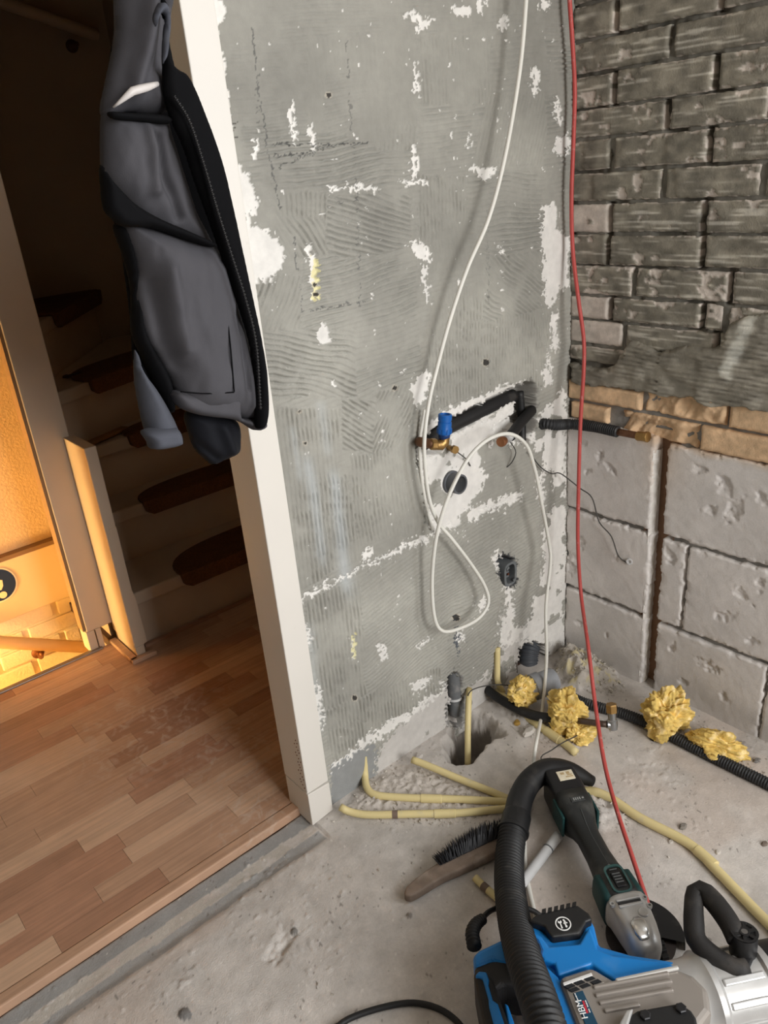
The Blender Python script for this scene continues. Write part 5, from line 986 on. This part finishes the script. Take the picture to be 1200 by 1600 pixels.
M_grey = mat('softshell_grey', (76, 75, 79), .9, var=(30, .05), bump=(700, .15), spec=.12, dust=((80, 80, 84), 9, .56, .3)); M_blk = mat('softshell_black', (15, 15, 17), .9, var=(30, .08), bump=(700, .15), spec=.1); M_grey2 = mat('cuff_grey', (80, 82, 90), .9, var=(30, .05), bump=(700, .15), spec=.12)
M_navy = mat('lining_dark', (24, 25, 30), .8, spec=.15, bump=(500, .1))
jk = thing('work_jacket', 'grey and black work jacket hanging in the doorway at the jamb', 'jacket', PA(280, 380, -.10))
def fo(seed, A=.028):
    return lambda X, Y: A * (fbm(X / 60 + seed, Y / 130, 3, 400) - .5) + .35 * A * (fbm(X / 22 + seed, Y / 60, 3, 401) - .5)
def creases(ls, seed, A=.026):
    g0 = fo(seed, A)
    def g(X, Y):
        r = g0(X, Y)
        for pts, w, a in ls:
            d, _, _ = segdist(X, Y, pts); r = r + 1.5 * a * np.exp(-(d / w) ** 2)
        return r
    return g
inflate('back_layer', [(206, -60), (176, 60), (166, 150), (160, 300), (182, 360), (200, 470), (214, 600), (262, 640), (290, 600), (400, 660), (412, 640), (380, 420), (340, 260), (305, 160), (288, 118), (272, 106), (257, 25), (250, -60)], M_blk, jk, -.075, .015, 20)
inflate('body_panel', [(160, 172), (175, 176), (250, 184), (262, 200), (285, 270), (305, 330), (330, 384), (290, 372), (232, 350), (190, 318), (162, 280), (156, 230)], M_grey, jk, -.10, .040, 45, fold=creases([([(228, 215), (240, 280), (265, 340)], 7, -.010), ([(212, 200), (222, 300)], 9, .007), ([(258, 215), (290, 320), (318, 372)], 9, -.009)], 1))
inflate('shoulder_panel', [(186, -60), (178, 60), (164, 130), (158, 180), (200, 176), (252, 180), (256, 150), (248, 90), (262, 20), (270, -60)], M_grey, jk, -.10, .040, 40, fold=creases([([(215, 0), (205, 90), (190, 150)], 12, .010), ([(240, 20), (235, 110)], 10, -.012)], 2))
VF().tube([PA(177, 168, -.140), PA(196, 152, -.150), PA(206, 143, -.152), PA(228, 137, -.150), PA(246, 131, -.143)], [.0012, .0035, .005, .0048, .003], 8).build('reflective_piping', mat('silver_piping', (206, 200, 196), .4), jk, True)['label'] = 'pale reflective piping'
inflate('pocket_opening', [(168, 175), (200, 176), (256, 180), (262, 194), (215, 190), (176, 186)], M_blk, jk, -.137, .014, 7)
inflate('black_band', [(154, 236), (160, 266), (200, 312), (240, 338), (290, 360), (332, 380), (326, 386), (280, 372), (232, 356), (192, 354), (172, 340), (160, 318)], M_blk, jk, -.140, .024, 12, fold=fo(3, .01), label='black diagonal band')
inflate('lower_panel', [(190, 352), (232, 354), (282, 370), (330, 384), (350, 440), (378, 520), (394, 580), (404, 660), (396, 666), (374, 654), (340, 642), (300, 640), (276, 624), (262, 590), (246, 560), (222, 520), (212, 470), (208, 410)], M_grey, jk, -.105, .050, 48, fold=creases([([(352, 470), (365, 600)], 3.5, -.006), ([(218, 440), (240, 530), (262, 570)], 9, -.012), ([(236, 420), (262, 540)], 14, .010), ([(330, 420), (352, 470)], 14, .008)], 4))
inflate('hem_band', [(268, 610), (310, 614), (366, 612), (372, 650), (404, 652), (412, 664), (396, 672), (366, 656), (310, 648), (276, 634)], M_grey, jk, -.120, .026, 12, fold=creases([([(366, 612), (372, 655)], 3, -.006)], 5, .008), label='gathered hem')
inflate('underarm', [(176, 352), (196, 362), (208, 410), (214, 470), (224, 522), (250, 566), (264, 600), (268, 640), (258, 640), (240, 600), (222, 560), (206, 520), (204, 450), (192, 400)], M_blk, jk, -.095, .030, 16, fold=fo(6, .01))
inflate('sleeve', [(210, 540), (218, 574), (240, 606), (258, 636), (270, 660), (280, 690), (262, 698), (236, 700), (228, 680), (218, 640), (210, 590)], M_grey2, jk, -.10, .034, 22, fold=fo(7, .012), label='lower grey sleeve end')
inflate('cuff', [(222, 672), (268, 664), (280, 688), (268, 697), (236, 701), (229, 690)], M_grey2, jk, -.118, .028, 12)
inflate('second_sleeve', [(290, 644), (330, 640), (366, 656), (371, 690), (366, 708), (345, 718), (330, 725), (318, 716), (304, 702), (294, 676)], M_navy, jk, -.07, .034, 26, fold=creases([([(300, 690), (328, 712)], 5, -.008), ([(330, 660), (346, 700)], 8, .008)], 8, .012), label='dark second sleeve end')
inflate('front_placket', [(240, -60), (254, 0), (260, 14), (262, 60), (262, 92), (274, 108), (292, 122), (316, 176), (346, 262), (368, 360), (384, 430), (404, 520), (413, 580), (416, 640), (410, 666), (398, 664), (398, 600), (390, 540), (376, 490), (352, 420), (328, 350), (306, 290), (286, 230), (268, 190), (256, 150), (254, 100), (262, 50), (250, 14), (234, -60)], M_blk, jk, -.145, .018, 12, fold=fo(9, .008), label='black front edge with zip')
VF().tube([PA(272, 150, -.170), PA(296, 190, -.172), PA(318, 256, -.172), PA(340, 330, -.172), PA(362, 400, -.172), PA(384, 470, -.171), PA(400, 540, -.170), PA(407, 640, -.168)], .0022, 6, corr=(.005, .0007)).build('zip', mat('zip_dark', (22, 22, 24), .4), jk, True)
inflate('collar_edge', [(238, 30), (243, 10), (250, 4), (259, 12), (263, 40), (258, 90), (254, 100), (254, 60), (258, 28), (252, 20), (246, 28), (243, 44)], M_grey2, jk, -.155, .014, 6, label='grey collar trim')
VF().tube([PA(352, 470, -.152), PA(360, 540, -.158), PA(366, 612, -.158)], .0011, 6).tube([PA(282, 612, -.150), PA(320, 615, -.156), PA(366, 613, -.158)], .0011, 6).build('seam', M_blk, jk, True)
# coat peg above, out of the picture
hk = np.array([-.882, -.045, float(PA(250, -130, -.05)[2])])
VF().tube([PA(222, -50, -.10), PA(228, -90, -.09), hk + np.array([-.02, -.02, -.03]), hk + np.array([0, -.004, .006]), PA(262, -60, -.085)], .005, 8).build('hanging_loop', M_blk, jk, True)
VF().tube([hk + np.array([0, .03, -.004]), hk + np.array([0, -.004, -.004]), hk + np.array([0, -.014, .010])], .004, 8).build('coat_hook', M_brass, jamb, True)
